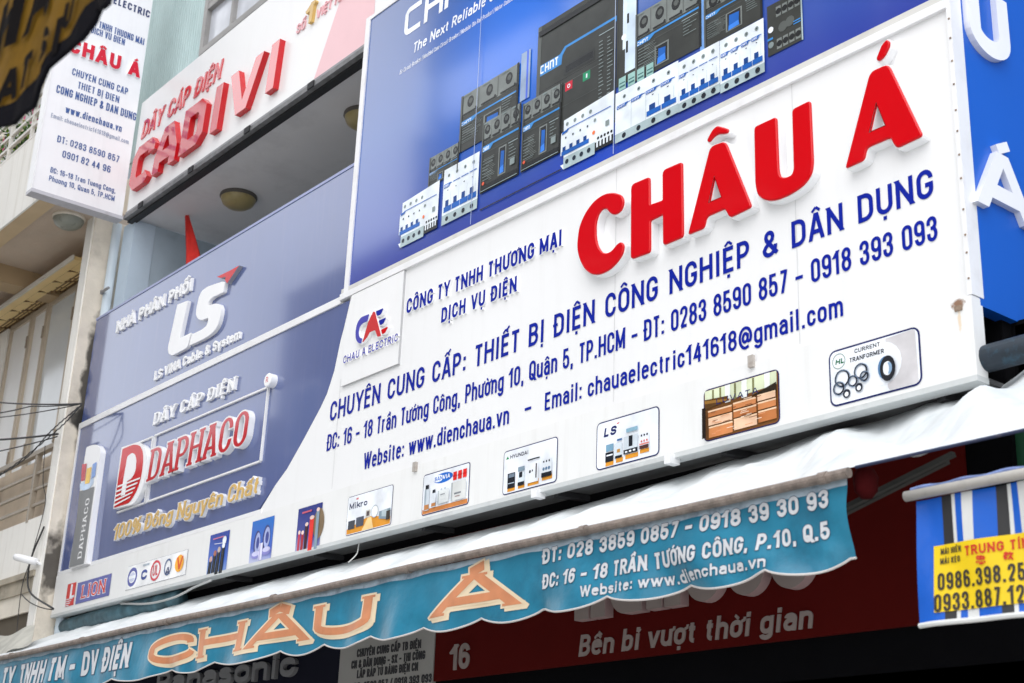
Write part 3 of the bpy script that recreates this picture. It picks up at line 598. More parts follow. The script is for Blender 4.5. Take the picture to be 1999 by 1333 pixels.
MARK = [('circumflex', roundp(c1([(1034, 268), (1072, 196), (1106, 166), (1160, 180), (1188, 190), (1184, 214), (1160, 222), (1112, 224), (1080, 246), (1056, 278), (1040, 284)]), .02)),
        ('acute', roundp(c2([(962, 196), (1000, 100), (1034, 62), (1056, 70), (1056, 105), (1020, 180), (985, 212), (966, 212)]), .03))]
def grow(p, k):
    """outline pushed outwards by k"""
    P = [np.array(q) for q in p]; ar = sum(P[i][0]*P[(i+1) % len(P)][1]-P[(i+1) % len(P)][0]*P[i][1] for i in range(len(P))); sg = 1 if ar > 0 else -1; out = []
    for i in range(len(P)):
        d1 = P[i]-P[i-1]; d2 = P[(i+1) % len(P)]-P[i]; l1 = np.linalg.norm(d1); l2 = np.linalg.norm(d2)
        if l1 < 1e-7 or l2 < 1e-7: continue
        n = np.array([d1[1]/l1+d2[1]/l2, -d1[0]/l1-d2[0]/l2])*sg; L = max(np.linalg.norm(n), .6); out.append(tuple(P[i]+n/L*k*min(2/L, 1.3)))
    return out
def big_letter(name, out, hole):
    m = MB(); hs = [grow(hole, -.006)] if hole else []
    m.poly(F0, [grow(out, .007)], hs, WSIDE, DR-.012, DR-.012); o = m.build(name, ws)
    b = MB(); vs, trs, bd = union([out], [hole] if hole else [])
    b.poly(F0, [out], [hole] if hole else [], REDL, DR-.004, .008)
    # bevelled acrylic front
    ins = grow(out, -.006); hi = [grow(hole, .006)] if hole else []
    b2 = MB(); b2.poly(F0, [ins], hi, REDL, DR); k = len(ins)
    if len(ins) == len(out):
        for i in range(k): b2.face([F0.P(*out[i], DR-.004), F0.P(*out[(i+1) % k], DR-.004), F0.P(*ins[(i+1) % k], DR), F0.P(*ins[i], DR)][::1], REDL)
    base = len(b.v); 
    b = MB(); 
    for i in range(len(out)): b.face([F0.P(*out[(i+1) % len(out)], DR-.004), F0.P(*out[i], DR-.004), F0.P(*out[i], DR-.012), F0.P(*out[(i+1) % len(out)], DR-.012)], REDL)
    if hole:
        for i in range(len(hole)): b.face([F0.P(*hole[(i+1) % len(hole)], DR), F0.P(*hole[i], DR), F0.P(*hole[i], DR-.012), F0.P(*hole[(i+1) % len(hole)], DR-.012)], REDL)
    kk = len(b.v); b.v += b2.v; b.f += [tuple(i+kk for i in f) for f in b2.f]; b.m += b2.m; b.mats = [REDL]
    b.build(name+'_face', o)
for ch, out, hole in BIG: big_letter('letter', out, hole)
for nm, out in MARK: big_letter('accent_mark', out, None)
def blue(s, p0, p1, base, top, t, c=.012, face=BLUT, **k):
    return words(ws, F0, s, p0, p1, base, top, t, face, BLUT if c < .012 else WSIDE, c, c if c > .01 else 0, **k)
blue('CÔNG TY TNHH THƯƠNG MẠI', (793, 611), (1096, 480.5), (1096, 480), (1096, 448.5), .195, .016, gap=.11, space=.30)
blue('DỊCH VỤ ĐIỆN', (861, 629), (1008, 570), (1007, 570), (1007, 540), .195, .016, gap=.12, space=.36)
blue('CHUYÊN CUNG CẤP: THIẾT BỊ ĐIỆN CÔNG NGHIỆP & DÂN DỤNG', (643, 823), (1823, 382), (1677.5, 435), (1675, 381), .16, .003, gap=.115, space=.40)
blue('ĐC: 16 - 18 Trần Tướng Công, Phường 10, Quận 5, TP.HCM - ĐT: 0283 8590 857 - 0918 393 093', (637, 882), (1831, 466), (1768, 488), (1763, 441), .145, .003, gap=.10, space=.34, xh=.74)
blue('Website: www.dienchaua.vn', (709, 917), (993, 827), (709, 917), (708, 886), .15, .003, gap=.11, space=.36, xh=.74)
blue('-', (1024, 814), (1036, 811), (1063, 803), (1064, 768), .155, .003)
blue('Email: chauaelectric141618@gmail.com', (1063, 803), (1646, 615), (1063, 803), (1064, 768), .15, .003, gap=.11, space=.32, xh=.74)
# the raised plate with the company's emblem
m = MB(); a = F0.px(781, 711); b_ = F0.px(791, 549); c_ = F0.px(670, 753)
m.poly(F0, [[(c_[0], a[1]), (a[0], a[1]), (a[0], Z2-.004), (cpts[0][0]+.05, Z2-.004), (cpts[1][0]+.05, cpts[1][1])]], (), WHITE, .018, .018, SEAM); lp = m.build('emblem_plate', ws)
PE = F0.off(.045)
def ze(pts): return onpl(PE, tr(.15, 640, 560, pts))
LAV = mat('lavender_blue_acrylic', (.07, .07, .40), .10)
for nm, pts, mm, r in (('emblem_letter', [(536, 352), (512, 446), (450, 470), (410, 520), (395, 600), (410, 660), (445, 670), (432, 736), (395, 730), (362, 680), (358, 580), (380, 470), (430, 395)], LAV, [.005, .005, .03, .04, .04, .03, .005, .005, .03, .04, .05, .05, .04]),
        ('emblem_letter', [(560, 380), (590, 320), (610, 322), (690, 636), (645, 650), (612, 560), (540, 590), (512, 650), (448, 724), (520, 470)], REDC, .008),
        ('emblem_stripe', [(622, 318), (722, 274), (690, 352), (640, 378)], BLUT, .01), ('emblem_stripe', [(660, 438), (756, 396), (724, 470), (680, 500)], BLUT, .01), ('emblem_stripe', [(690, 556), (780, 515), (745, 592), (706, 616)], REDL, .01)):
    m = MB(); P_ = roundp(ze(pts), r); m.poly(F0, [grow(P_, .005)], (), WSIDE, .042, .024); m.poly(F0, [P_], (), mm, .045, .003); m.build(nm, lp)
words(lp, F0, 'CHAU A ELECTRIC', (670, 707), (776, 668), (671, 707), (673, 692), .17, LAV, WSIDE, .034, .016, gap=.12)

# ================================================================== bottom strip with the makers' cards
bs = thing('logo_strip', 'long narrow white sign strip under the big signs carrying a row of small product cards', 'sign', (-8, 0, Z0))
STR = mat('white_strip_panel', (.80, .80, .79), .3, var=.02, dirt=(.5, .48, .44), dirt_amt=.18, streak=True, stain=[((-3.26, -.02, 3.90), (.04, .2, .03), (.22, .10, .04), 40, .0), ((-3.26, -.02, 3.82), (.012, .2, .10), (.74, .60, .44), 30, -.1)])
SF = -.018; PS = FY(SF)
m = MB(); m.box((XL-.02, SF, Z0+.025), (XR+.015, .06, Z1-.005), STR); m.build('board', bs)
m = MB(); m.box((XL-.02, SF-.006, Z0), (XR+.018, .06, Z0+.025), mat('strip_bottom_edge', (.58, .60, .60), .4, dirt=(.3, .3, .3), dirt_amt=.4, dirt_scale=7)); m.box((XL-.02, .004, Z1-.005), (XR, .06, Z1+.003), mat('joint_shadow_gap', (.10, .08, .07), .8)); m.build('bottom_trim', bs)
UND = mat('underside_grey', (.10, .10, .10), .6, var=.2, dirt=(.03, .03, .03), dirt_amt=.6, dirt_scale=3)
m = MB(); m.box((XL+.02, .06, Z0+.02), (XR, .30, Z0+.04), UND)
for k in range(8): x = XL+.55+k*1.25; m.bar((x, .065, Z0+.0), (x+.06, .28, Z0-.0), .05, .03, BLACK)
m.build('underside', bs)
# joint plates and bolts along the seam between the white sign and the strip
for q in ((817, 913), (1474, 708)):
    a = F0.px(*q); m = MB(); m.box((a[0]-.016, -.036, a[1]-.03), (a[0]+.016, -.018, a[1]+.03), mat('bare_bracket', (.50, .46, .42), .5, metal=.4, dirt=(.2, .1, .05), dirt_amt=.5, dirt_scale=20)); m.build('bracket', bs)
a = F0.px(1888, 590); m = MB(); m.box((a[0]-.048, -.024, a[1]-.036), (a[0]-.012, -.018, a[1]-.012), mat('rusty_plate', (.24, .17, .12), .7, var=.35, scale=40)); m.build('rusty_plate', bs)
for px in (1316, 1054):
    a = PS.px(px, 1207-.2556*(px-104)); m = MB(); m.box((a[0]-.035, SF-.035, Z0-.03), (a[0]+.01, SF+.03, Z0+.02), TRIM); m.build('bracket', bs)
WOOD = ink(222, 150, 50); NAVY = ink(38, 44, 96); PALE = ink(236, 240, 246); STEEL = ink(176, 188, 200); INKB = ink(28, 32, 40); SKYI = ink(60, 130, 215)
class Card:
    """a printed card on the strip, drawn in its own 0..1 x 0..1 space"""
    def __init__(s, bl, tr_, frame=True, bgm=None, name='product_card', label=None, r=.03, par=None, c=.002, fw=.009):
        s.x0, s.z0, s.x1, s.z1 = rect_px(PS, bl, tr_); s.c = c+.0012; s.m = MB()
        R = rrect(s.x0, s.z0, s.x1, s.z1, r) if r else [(s.x0, s.z0), (s.x1, s.z0), (s.x1, s.z1), (s.x0, s.z1)]
        if frame: s.m.poly(PS, [R], (), NAVY, c); s.m.poly(PS, [rrect(s.x0+fw, s.z0+fw, s.x1-fw, s.z1-fw, max(r-fw, .004))], (), bgm or PALE, s.c)
        elif bgm: s.m.poly(PS, [R], (), bgm, s.c)
        s.name = name; s.label = label; s.W = s.x1-s.x0; s.H = s.z1-s.z0
    def p(s, pts, mm): s.c += .0004; s.m.poly(PS, [[(s.x0+x*s.W, s.z0+y*s.H) for x, y in pts]], (), mm, s.c); return s
    def r(s, x0, y0, x1, y1, mm): return s.p([(x0, y0), (x1, y0), (x1, y1), (x0, y1)], mm)
    def d(s, x, y, rx, mm, ry=None): return s.p(disc(x, y, rx, 18, ry or rx*s.W/s.H), mm)
    def ring(s, x, y, r, w, mm, ry=None):
        s.c += .0004; k = ry or r*s.W/s.H; f = lambda P: [(s.x0+a*s.W, s.z0+b*s.H) for a, b in P]
        s.m.poly(PS, [f(disc(x, y, r, 20, k))], [f(disc(x, y, r-w, 20, k-w*s.W/s.H))], mm, s.c); return s
    def t(s, txt, x, y, w, h, t, mm, **k): s.c += .0004; line(s.m, PS, txt, s.x0+x*s.W, s.z0+y*s.H, w*s.W, h*s.H, t, mm, None, s.c, 0, **k); return s
    def done(s): return s.m.build(s.name, bs, s.label)
RI = ink(205, 45, 40); BI = ink(92, 98, 165)
k = Card((133, 1184), (220, 1113), False, None, 'maker_plate', 'blue and red plate with a white lettered emblem', 0); 
x0 = PS.px(127, 1185); x1 = PS.px(150, 1133); x2 = PS.px(146, 1182); x3 = PS.px(220, 1114)
k = Card((127, 1185), (150, 1136), False, RI, 'maker_emblem', None, 0)
k.p([(.42, .34), (.95, .34), (.95, .44), (.62, .44), (.62, .95), (.42, .95)], PALE)
for i in range(4): k.r(.0, .02+i*.09, .80-.12*(3-i), .055+i*.09, PALE)
k.done()
k = Card((147, 1180), (219, 1119), False, BI, 'maker_plate', None, 0)
k.t('LION', .16, .2, .70, .62, .24, PALE, serif=.09, ty=.13, o=.05, gap=.12); k.t('LION', .16, .2, .70, .62, .24, RI, serif=.09, ty=.13, gap=.12); k.done()
k = Card((245, 1153), (368, 1072), True, ink(246, 247, 248), 'certificate_row', None, .004, fw=.002)
k.ring(.10, .5, .085, .028, BI, .40); k.d(.10, .5, .05, ink(200, 206, 228), .2); k.r(.04, .44, .16, .56, PALE)
k.t('C', .26, .25, .10, .42, .28, ink(60, 80, 150)); k.r(.27, .82, .38, .9, STEEL)
k.ring(.50, .5, .085, .018, ink(215, 70, 85), .42); k.t('UL', .455, .3, .09, .42, .15, ink(215, 70, 85))
k.ring(.705, .5, .06, .014, ink(90, 110, 150), .34); k.t('A', .675, .2, .07, .3, .2, ink(60, 70, 110))
k.d(.89, .52, .07, ink(245, 175, 60), .34); k.t('V', .85, .28, .09, .5, .24, ink(220, 90, 40)); k.done()
def grad_card(name, bl, tr_, stops, r):
    x0, z0, x1, z1 = rect_px(PS, bl, tr_); return gradient_mat(name, stops, (x0, SF, z0), (x0+.05, SF, z1), .2)
f_ = lambda r, g_, b: tuple((((v/255)+.055)/1.055)**2.4 for v in (r, g_, b))
BG3 = [(0, f_(150, 180, 225)), (.45, f_(60, 105, 200)), (1, f_(20, 60, 160))]
k = Card((403, 1126), (450, 1034), False, grad_card('cable_photo_print', (403, 1126), (450, 1034), BG3, 0), 'product_picture', 'picture of black cables on a blue ground', .006)
for i, (x, h) in enumerate(((.10, .40), (.30, .52), (.50, .58), (.72, .66))):
    k.p([(x-.07, .0), (x+.10, .0), (x+.13, h), (x-.02, h)], INKB); k.d(x+.055, h, .075, (ink(200, 160, 150), ink(170, 110, 90), ink(200, 180, 170), PALE)[i]); k.p([(x+.02, .02), (x+.035, .02), (x+.06, h*.9), (x+.045, h*.9)], ink(90, 95, 105))
k.d(.8, .78, .1, PALE); k.p([(.3, .74), (.9, .70), (.9, .715), (.3, .755)], PALE).r(.2, .86, .75, .89, ink(200, 120, 150)); k.done()
k = Card((486, 1101), (537, 1006), False, grad_card('reel_photo_print', (486, 1101), (537, 1006), [(0, f_(210, 215, 240)), (.35, f_(70, 100, 200)), (1, f_(20, 110, 200))], 0), 'product_picture', 'picture of silver reels on a blue ground', .006)
for x, y, rr in ((.3, .45, .15), (.72, .52, .17)): k.d(x, y, rr, ink(60, 66, 120), .30).d(x+.03, y, rr*.8, ink(170, 180, 225), .25).d(x+.04, y, rr*.45, ink(70, 80, 150), .14)
k.d(.3, .17, .2, ink(140, 140, 205), .09).d(.3, .2, .17, ink(205, 205, 238), .06).d(.78, .2, .2, ink(140, 140, 205), .1).d(.78, .24, .17, ink(205, 205, 238), .06).r(.44, .02, .60, .42, ink(225, 225, 246)).r(.47, .02, .5, .42, ink(160, 150, 210)); k.done()
k = Card((576, 1082), (631, 980), False, grad_card('red_cable_photo_print', (576, 1082), (631, 980), [(0, f_(190, 190, 225)), (.4, f_(60, 70, 150)), (1, f_(25, 45, 130))], 0), 'product_picture', 'picture of red and grey cables on a dark blue ground', .006)
k.d(.9, .55, .22, ink(130, 110, 85), .34)
for x, h, w_, cc in ((.08, .46, .09, ink(190, 60, 80)), (.22, .44, .10, ink(160, 45, 55)), (.36, .60, .12, ink(60, 30, 40)), (.54, .72, .17, ink(225, 55, 50)), (.80, .86, .12, ink(135, 155, 170))): k.r(x, 0, x+w_, h, cc).d(x+w_/2, h, w_*.55, ink(235, 205, 195), .045)
k.r(.2, .86, .6, .9, ink(190, 90, 110)); k.done()
k = Card((675, 1047), (769, 945), True, PALE, 'product_card', 'card showing meters on a wooden floor', .018, fw=.004)
k.p([(.02, .03), (.98, .03), (.98, .22), (.5, .36), (.02, .16)], WOOD).p([(.36, .03), (.62, .03), (.56, .33), (.48, .33)], ink(250, 214, 150))
k.t('Mikro', .05, .66, .40, .16, .2, ink(60, 66, 96)); k.r(.20, .87, .22, .92, RI).r(.23, .87, .245, .92, RI)
k.r(.05, .14, .20, .36, ink(70, 74, 82)).r(.23, .16, .40, .40, ink(84, 90, 104)).r(.44, .33, .54, .52, ink(200, 196, 186)).r(.46, .37, .52, .49, ink(90, 80, 80)).d(.64, .44, .075, ink(245, 245, 240)).ring(.64, .44, .08, .012, STEEL).p([(.74, .22), (.98, .14), (.98, .42), (.74, .40)], ink(130, 150, 160)).p([(.8, .26), (.92, .22), (.92, .40), (.8, .40)], ink(180, 195, 200)).r(.9, .14, .98, .36, ink(70, 66, 60)); k.done()
k = Card((823, 1008), (919, 901), True, PALE, 'product_card', 'card showing grey capacitors below a blue oval emblem', .02, fw=.006)
k.r(.02, .03, .98, .14, ink(205, 130, 70)); k.d(.44, .80, .21, ink(30, 105, 200), .12); k.d(.34, .81, .11, PALE, .085); k.t('SAN', .26, .76, .17, .10, .2, ink(30, 105, 200)); k.t('VIA', .44, .76, .15, .10, .24, PALE)
for i in range(3): k.r(.66+i*.105, .66, .735+i*.105, .86, ink(225, 40, 35)).r(.655+i*.105, .74, .74+i*.105, .78, ink(200, 30, 30))
k.r(.06, .10, .17, .62, ink(205, 214, 222)).r(.065, .10, .10, .62, ink(160, 172, 182)).r(.07, .12, .17, .24, ink(190, 130, 80)).r(.08, .62, .15, .72, INKB).r(.22, .14, .32, .48, ink(214, 220, 226)).r(.24, .48, .30, .56, INKB).r(.23, .16, .32, .24, ink(190, 130, 80)).r(.36, .18, .60, .50, ink(222, 226, 226)).r(.36, .18, .39, .50, ink(180, 188, 190)).r(.42, .50, .45, .54, STEEL).r(.5, .5, .53, .54, STEEL).r(.65, .16, .96, .60, ink(210, 212, 210)).r(.65, .16, .68, .60, ink(170, 176, 178)).r(.72, .3, .86, .34, ink(120, 124, 130)).r(.74, .24, .84, .26, ink(150, 120, 120)).r(.42, .38, .52, .40, ink(140, 144, 150)); k.done()
k = Card((981, 968), (1090, 851), True, PALE, 'product_card', 'card showing four switches with a green triangle beside the name', .025, fw=.006)
k.p([(.05, .80), (.11, .80), (.08, .87)], ink(30, 140, 80)); k.t('HYUNDAI', .13, .79, .34, .085, .2, ink(50, 56, 76))
k.r(.10, .05, .24, .16, WOOD).r(.30, .06, .42, .16, WOOD).r(.48, .06, .68, .18, WOOD).r(.74, .1, .92, .2, WOOD)
k.r(.10, .12, .24, .46, INKB).r(.12, .36, .23, .44, ink(110, 124, 138)).r(.11, .22, .23, .24, STEEL).r(.30, .12, .42, .42, ink(212, 222, 228)).r(.32, .30, .38, .42, INKB).r(.30, .12, .42, .2, INKB).r(.3, .44, .42, .54, ink(130, 150, 165)).r(.48, .12, .68, .56, ink(232, 236, 240)).r(.51, .34, .54, .40, INKB).r(.56, .36, .58, .40, INKB).r(.63, .2, .65, .52, ink(60, 50, 60)).r(.48, .62, .7, .65, INKB).r(.74, .24, .92, .54, ink(226, 232, 238)).r(.74, .16, .92, .26, INKB)
for i in range(3): k.d(.78+i*.05, .5, .012, INKB).d(.78+i*.05, .34, .02, ink(100, 130, 160))
k.done()
k = Card((1164, 920), (1288, 791), True, PALE, 'product_card', 'card showing switchgear on a wooden floor with a small red arrow above the name', .03, fw=.007)
k.t('LS', .12, .66, .20, .19, .25, NAVY, shear=.2); k.p([(.33, .88), (.38, .90), (.355, .86)], ink(220, 40, 50))
k.r(.16, .04, .29, .14, WOOD).r(.33, .06, .44, .15, WOOD).r(.48, .08, .68, .17, WOOD).r(.71, .12, .85, .20, WOOD)
k.r(.16, .12, .29, .32, INKB).r(.17, .34, .29, .48, ink(120, 160, 185)).r(.18, .24, .28, .27, PALE).r(.31, .16, .43, .46, ink(214, 224, 232)).r(.32, .15, .43, .2, INKB).r(.35, .26, .40, .33, ink(190, 140, 70)).r(.35, .5, .43, .54, ink(70, 110, 160)).r(.46, .20, .68, .54, ink(205, 214, 222)).r(.54, .32, .60, .54, INKB).r(.46, .18, .68, .27, INKB).r(.50, .62, .68, .70, ink(140, 180, 200)).r(.71, .26, .86, .52, ink(226, 230, 238)).r(.71, .20, .85, .27, ink(80, 50, 46)).r(.71, .28, .86, .31, ink(215, 130, 120))
for i in range(3): k.d(.745+i*.045, .47, .012, INKB).r(.49+i*.065, .20, .525+i*.065, .235, PALE).d(.745+i*.045, .35, .012, ink(200, 90, 80))
k.done()
COP = ink(205, 120, 60)
k = Card((1375, 864), (1521, 719), True, ink(120, 78, 40), 'product_card', 'card showing stacked copper bars in a workshop', .03, fw=.006)
k.p([(.02, .66), (.97, .72), (.97, .97), (.02, .97)], ink(214, 222, 190))
for x in (.12, .22, .42, .66): k.r(x, .66, x+.025, .96, ink(120, 120, 80))
for x in (.30, .52, .82): k.r(x, .64, x+.07, .97, ink(236, 240, 236))
k.p([(.02, .60), (.34, .68), (.34, .76), (.02, .80)], ink(92, 62, 30)).p([(.02, .72), (.36, .66), (.36, .70), (.02, .78)], ink(150, 108, 50)).p([(.64, .62), (.97, .58), (.97, .76)], ink(46, 38, 28))
for j, (y0, y1) in enumerate(((.05, .26), (.28, .42), (.44, .56))):
    for i, (x0, x1) in enumerate(((.08, .40), (.42, .72), (.74, .97))):
        k.p([(x0, y0+.02*i), (x1, y0+.02*i), (x1, y1+.02*i), (x0, y1+.02*i)], (ink(206, 134, 84), ink(236, 196, 164), ink(188, 118, 70))[(i+j) % 3])
        k.p([(x0, y1-.03+.02*i), (x1, y1-.03+.02*i), (x1, y1+.02*i), (x0, y1+.02*i)], ink(240, 205, 170))
rl = random.Random(7)
for i in range(26): x = rl.uniform(.09, .85); y = rl.uniform(.06, .58); k.r(x, y, x+rl.uniform(.04, .12), y+.012, (ink(244, 220, 196), ink(120, 70, 40), ink(216, 150, 110))[i % 3])
k.r(.02, .04, .07, .62, ink(36, 26, 20)); k.t('LUVATA', .22, .62, .55, .11, .18, NAVY, gap=.2); k.done()
k = Card((1622, 797), (1795, 635), True, PALE, 'product_card', 'card showing black ring cores and a round green emblem', .04, fw=.009)
k.p([(.64, .94), (.93, .96), (.955, .93), (.965, .06), (.93, .04), (.66, .04), (.64, .1)], ink(205, 202, 204)).d(.60, .52, .20, PALE).r(.05, .60, .64, .95, PALE)
k.t('CURRENT', .30, .84, .28, .075, .2, INKB); k.t('TRANFORMER', .24, .70, .38, .08, .2, INKB)
k.ring(.12, .78, .075, .008, ink(130, 150, 140)); k.t('HL', .08, .73, .10, .09, .24, ink(20, 100, 60), shear=.2)
for x, y, rr in ((.15, .46, .085), (.36, .50, .075), (.11, .30, .065), (.27, .36, .055), (.40, .39, .05)): k.ring(x, y, rr, .018, ink(40, 44, 56)); k.ring(x+.012, y-.012, rr, .006, ink(120, 140, 165))
for x, y in ((.20, .17), (.34, .22)): k.d(x, y, .042, ink(40, 44, 56)).d(x, y-.01, .022, PALE)
k.d(.64, .43, .085, ink(90, 130, 170), .20).d(.66, .41, .083, ink(38, 40, 46), .22).d(.66, .41, .045, PALE, .12).d(.675, .41, .034, ink(140, 170, 200), .10).d(.645, .41, .032, PALE, .11); k.done()

# ================================================================== the big product banner
pb = thing('product_banner', 'large glossy blue poster board printed with rows of white and dark circuit breakers', 'banner', (-5.7, 0, Z2+.09))
BT = 7.60; xb0 = XM+.03; xb1 = XR-.01
ctr = on(1010, 60, 0)
f_ = lambda r, g_, b: tuple((v/255/12.92 if v < 11 else (((v/255)+.055)/1.055)**2.4) for v in (r, g_, b))
POST = gradient_mat('banner_print', [(0, f_(44, 62, 158)), (.12, f_(52, 80, 168)), (.5, f_(56, 96, 170)), (1, f_(48, 84, 150))], (0, 0, Z2+.08), (0, 0, BT), .13, [((ctr[0], 0, ctr[2]), 1.35, f_(14, 110, 225)), (tuple(on(1170, 330, 0)), .7, f_(24, 70, 190))], wav=.05)
m = MB(); m.box((xb0, -.004, Z2+.085), (xb1, .05, BT), POST); m.build('board', pb)
m = MB(); m.box((XM-.025, -.014, Z2+.04), (XM+.03, .06, BT+.03), TRIM); m.box((XM-.025, -.012, BT), (xb1, .06, BT+.03), TRIM); m.box((XR-.012, -.016, Z2+.06), (XR+.018, .07, BT+.03), TRIM); m.build('frame', pb)
SB = -.004; PBn = FY(SB)
m = MB(); JS = mat('sheet_joint', (.40, .48, .66), .3)
for x, y in ((944, 16), (1205, 40)):
    m = MB(); a = PBn.px(x, y)[0]; m.face([PBn.P(a, Z2+.09, .0185), PBn.P(a+.005, Z2+.09, .0185), PBn.P(a+.005, BT, .0185), PBn.P(a, BT, .0185)], JS); m.build('sheet_joint', pb)
PWH = ink(238, 242, 250)
over_chint = {'C': (.62, 'M 1 1 L .25 1 h 0 .8 L 0 .2 v .25 0 L 1 0'), 'H': (.62, 'M 0 U L 0 D;M 1 U L 1 D;M 0 .5 L 1 .5'), 'N': (.62, 'M 0 D L 0 1 L .75 1 h 1 .8 L 1 D'), 'T': (.55, 'M .5 D L .5 1;M -.1 1 L 1.1 1')}
words(pb, PBn, 'CHNT', (788, 73), (944, -34), (794, 70), (799, 16), .19, PWH, None, .002, 0, over=over_chint, gap=.06, shear=.02)
words(pb, PBn, 'The Next Reliable C', (806, 102), (964, 2), (831, 88), (834, 67), .16, PWH, None, .002, 0, shear=.12, gap=.09)
m = MB(); write(m, PBn, 'Air Circuit Breaker | Moulded Case Circuit Breaker | Modular Din Rail Product | Motor Control', (780, 143), (1002, 3), (848, 98), (849, 89), .11, PWH, None, .002, 0, shear=.12, gap=.1); m.build('lettering', pb)
class Print:
    """one printed appliance on the banner, drawn in its own 0..1 x 0..1 box"""
    n = 0
    def __init__(s, bl, tr_, lv):
        s.x0, s.z0, s.x1, s.z1 = rect_px(PBn, bl, tr_); s.W, s.H = s.x1-s.x0, s.z1-s.z0; s.c = .0015+lv*.0022; s.m = MB()
    def p(s, pts, mm): s.c += .0001; s.m.poly(PBn, [[(s.x0+x*s.W, s.z0+y*s.H) for x, y in pts]], (), mm, s.c); return s
    def r(s, x0, y0, x1, y1, mm): return s.p([(x0, y0), (x1, y0), (x1, y1), (x0, y1)], mm)
    def d(s, x, y, r, mm, sq=1.0): return s.p(disc(x, y, r/s.W, 12, r/s.H*sq), mm)
    def t(s, txt, x, y, h, mm, wd=None, t=.2): s.c += .0001; line(s.m, PBn, txt, s.x0+x*s.W, s.z0+y*s.H, wd or h*len(txt)*.62, h, t, mm, None, s.c, 0, over=over_chint); return s
    def done(s, nm, label=None): return s.m.build(nm, pb, label)
B1 = ink(30, 95, 180); B2 = ink(22, 66, 132); WB = ink(228, 236, 243); WG = ink(170, 188, 192); WG2 = ink(128, 140, 140); HOL = ink(36, 46, 60)
DG = ink(60, 62, 60); DG2 = ink(88, 92, 90); DG3 = ink(122, 128, 126); LBL = ink(64, 140, 210); DB = ink(38, 40, 42)  # dark inks lightened: the reflected haze is painted into them
def mccb(bl, tr_, lv, nh, lab=True, line_y=.62, top=.72, handle=(.46, .12, .66, .52), low=None):
    P = Print(bl, tr_, lv); P.r(0, 0, 1, 1, DG); P.r(0, top, 1, 1, DG3); P.r(0, top, .04, 1, DG2)
    for i in range(nh):
        x = (i+.5)/nh; P.d(x, (1+top)/2+.02, min(.035, P.W/nh*.3), DB, 1.2); P.d(x+.004, (1+top)/2+.03, min(.02, P.W/nh*.16), DG2); P.r(x+.42/nh, top+.02, x+.46/nh, .98, DG2)
        P.d(x+.3/nh, top+.05, .009, DB)
    P.p([(0, line_y-.045), (.22, line_y-.045), (.30, line_y+.012), (.97, line_y+.012), (.97, line_y+.04), (.26, line_y+.04), (.22, line_y+.035), (0, line_y+.035)], LBL)
    P.t('CHNT', .02, line_y-.035, P.H*.05, PWH, P.W*.18)
    x0, y0, x1, y1 = handle
    P.r(x0, y0, x1, y1, DG3).r(x0+.025, y0+.02, x1-.025, y1-.02, DB).p([(x0+.05, y0+.03), (x1-.06, y0+.06), (x1-.05, y1-.08), (x0+.06, y1-.06)], B1).p([(x0+.04, y0+.02), (x1-.05, y0+.03), (x1-.06, y0+.13), (x0+.05, y0+.11)], ink(60, 130, 225))
    rnd = random.Random(int(bl[0]))
    for j in range(14): P.r(.04+rnd.random()*.2, .14+j*.024, .08+rnd.uniform(.2, .32), .147+j*.024, DG3)
    for i in range(nh): P.r((i+.1)/nh, top+.01, (i+.9)/nh, top+.035, DB); P.r((i+.12)/nh, .965, (i+.5)/nh, .985, WG2)
    P.p([(.0, .0), (.03, .0), (.03, 1), (.0, 1)], DG2).p([(.97, .0), (1, .0), (1, 1), (.97, 1)], DB); P.r(.03, line_y-.075, .97, line_y-.07, DG2)
    for j in range(7): P.r(.05, .16+j*.045, .05+rnd.uniform(.12, .30), .168+j*.045, WG2)
    for j in range(5): P.r(.74, .28+j*.045, .74+rnd.uniform(.08, .2), .288+j*.045, WG2)
    P.r(.72, .5, .96, .507, WG)
    if low: P.r(.03, .02, .97, .09, DB).r(.03, .015, .97, .022, WG); P.d(.09, .12, .012, ink(235, 100, 70)); P.r(.78, .18, .9, .27, WG2)
    return P.done('printed_breaker')
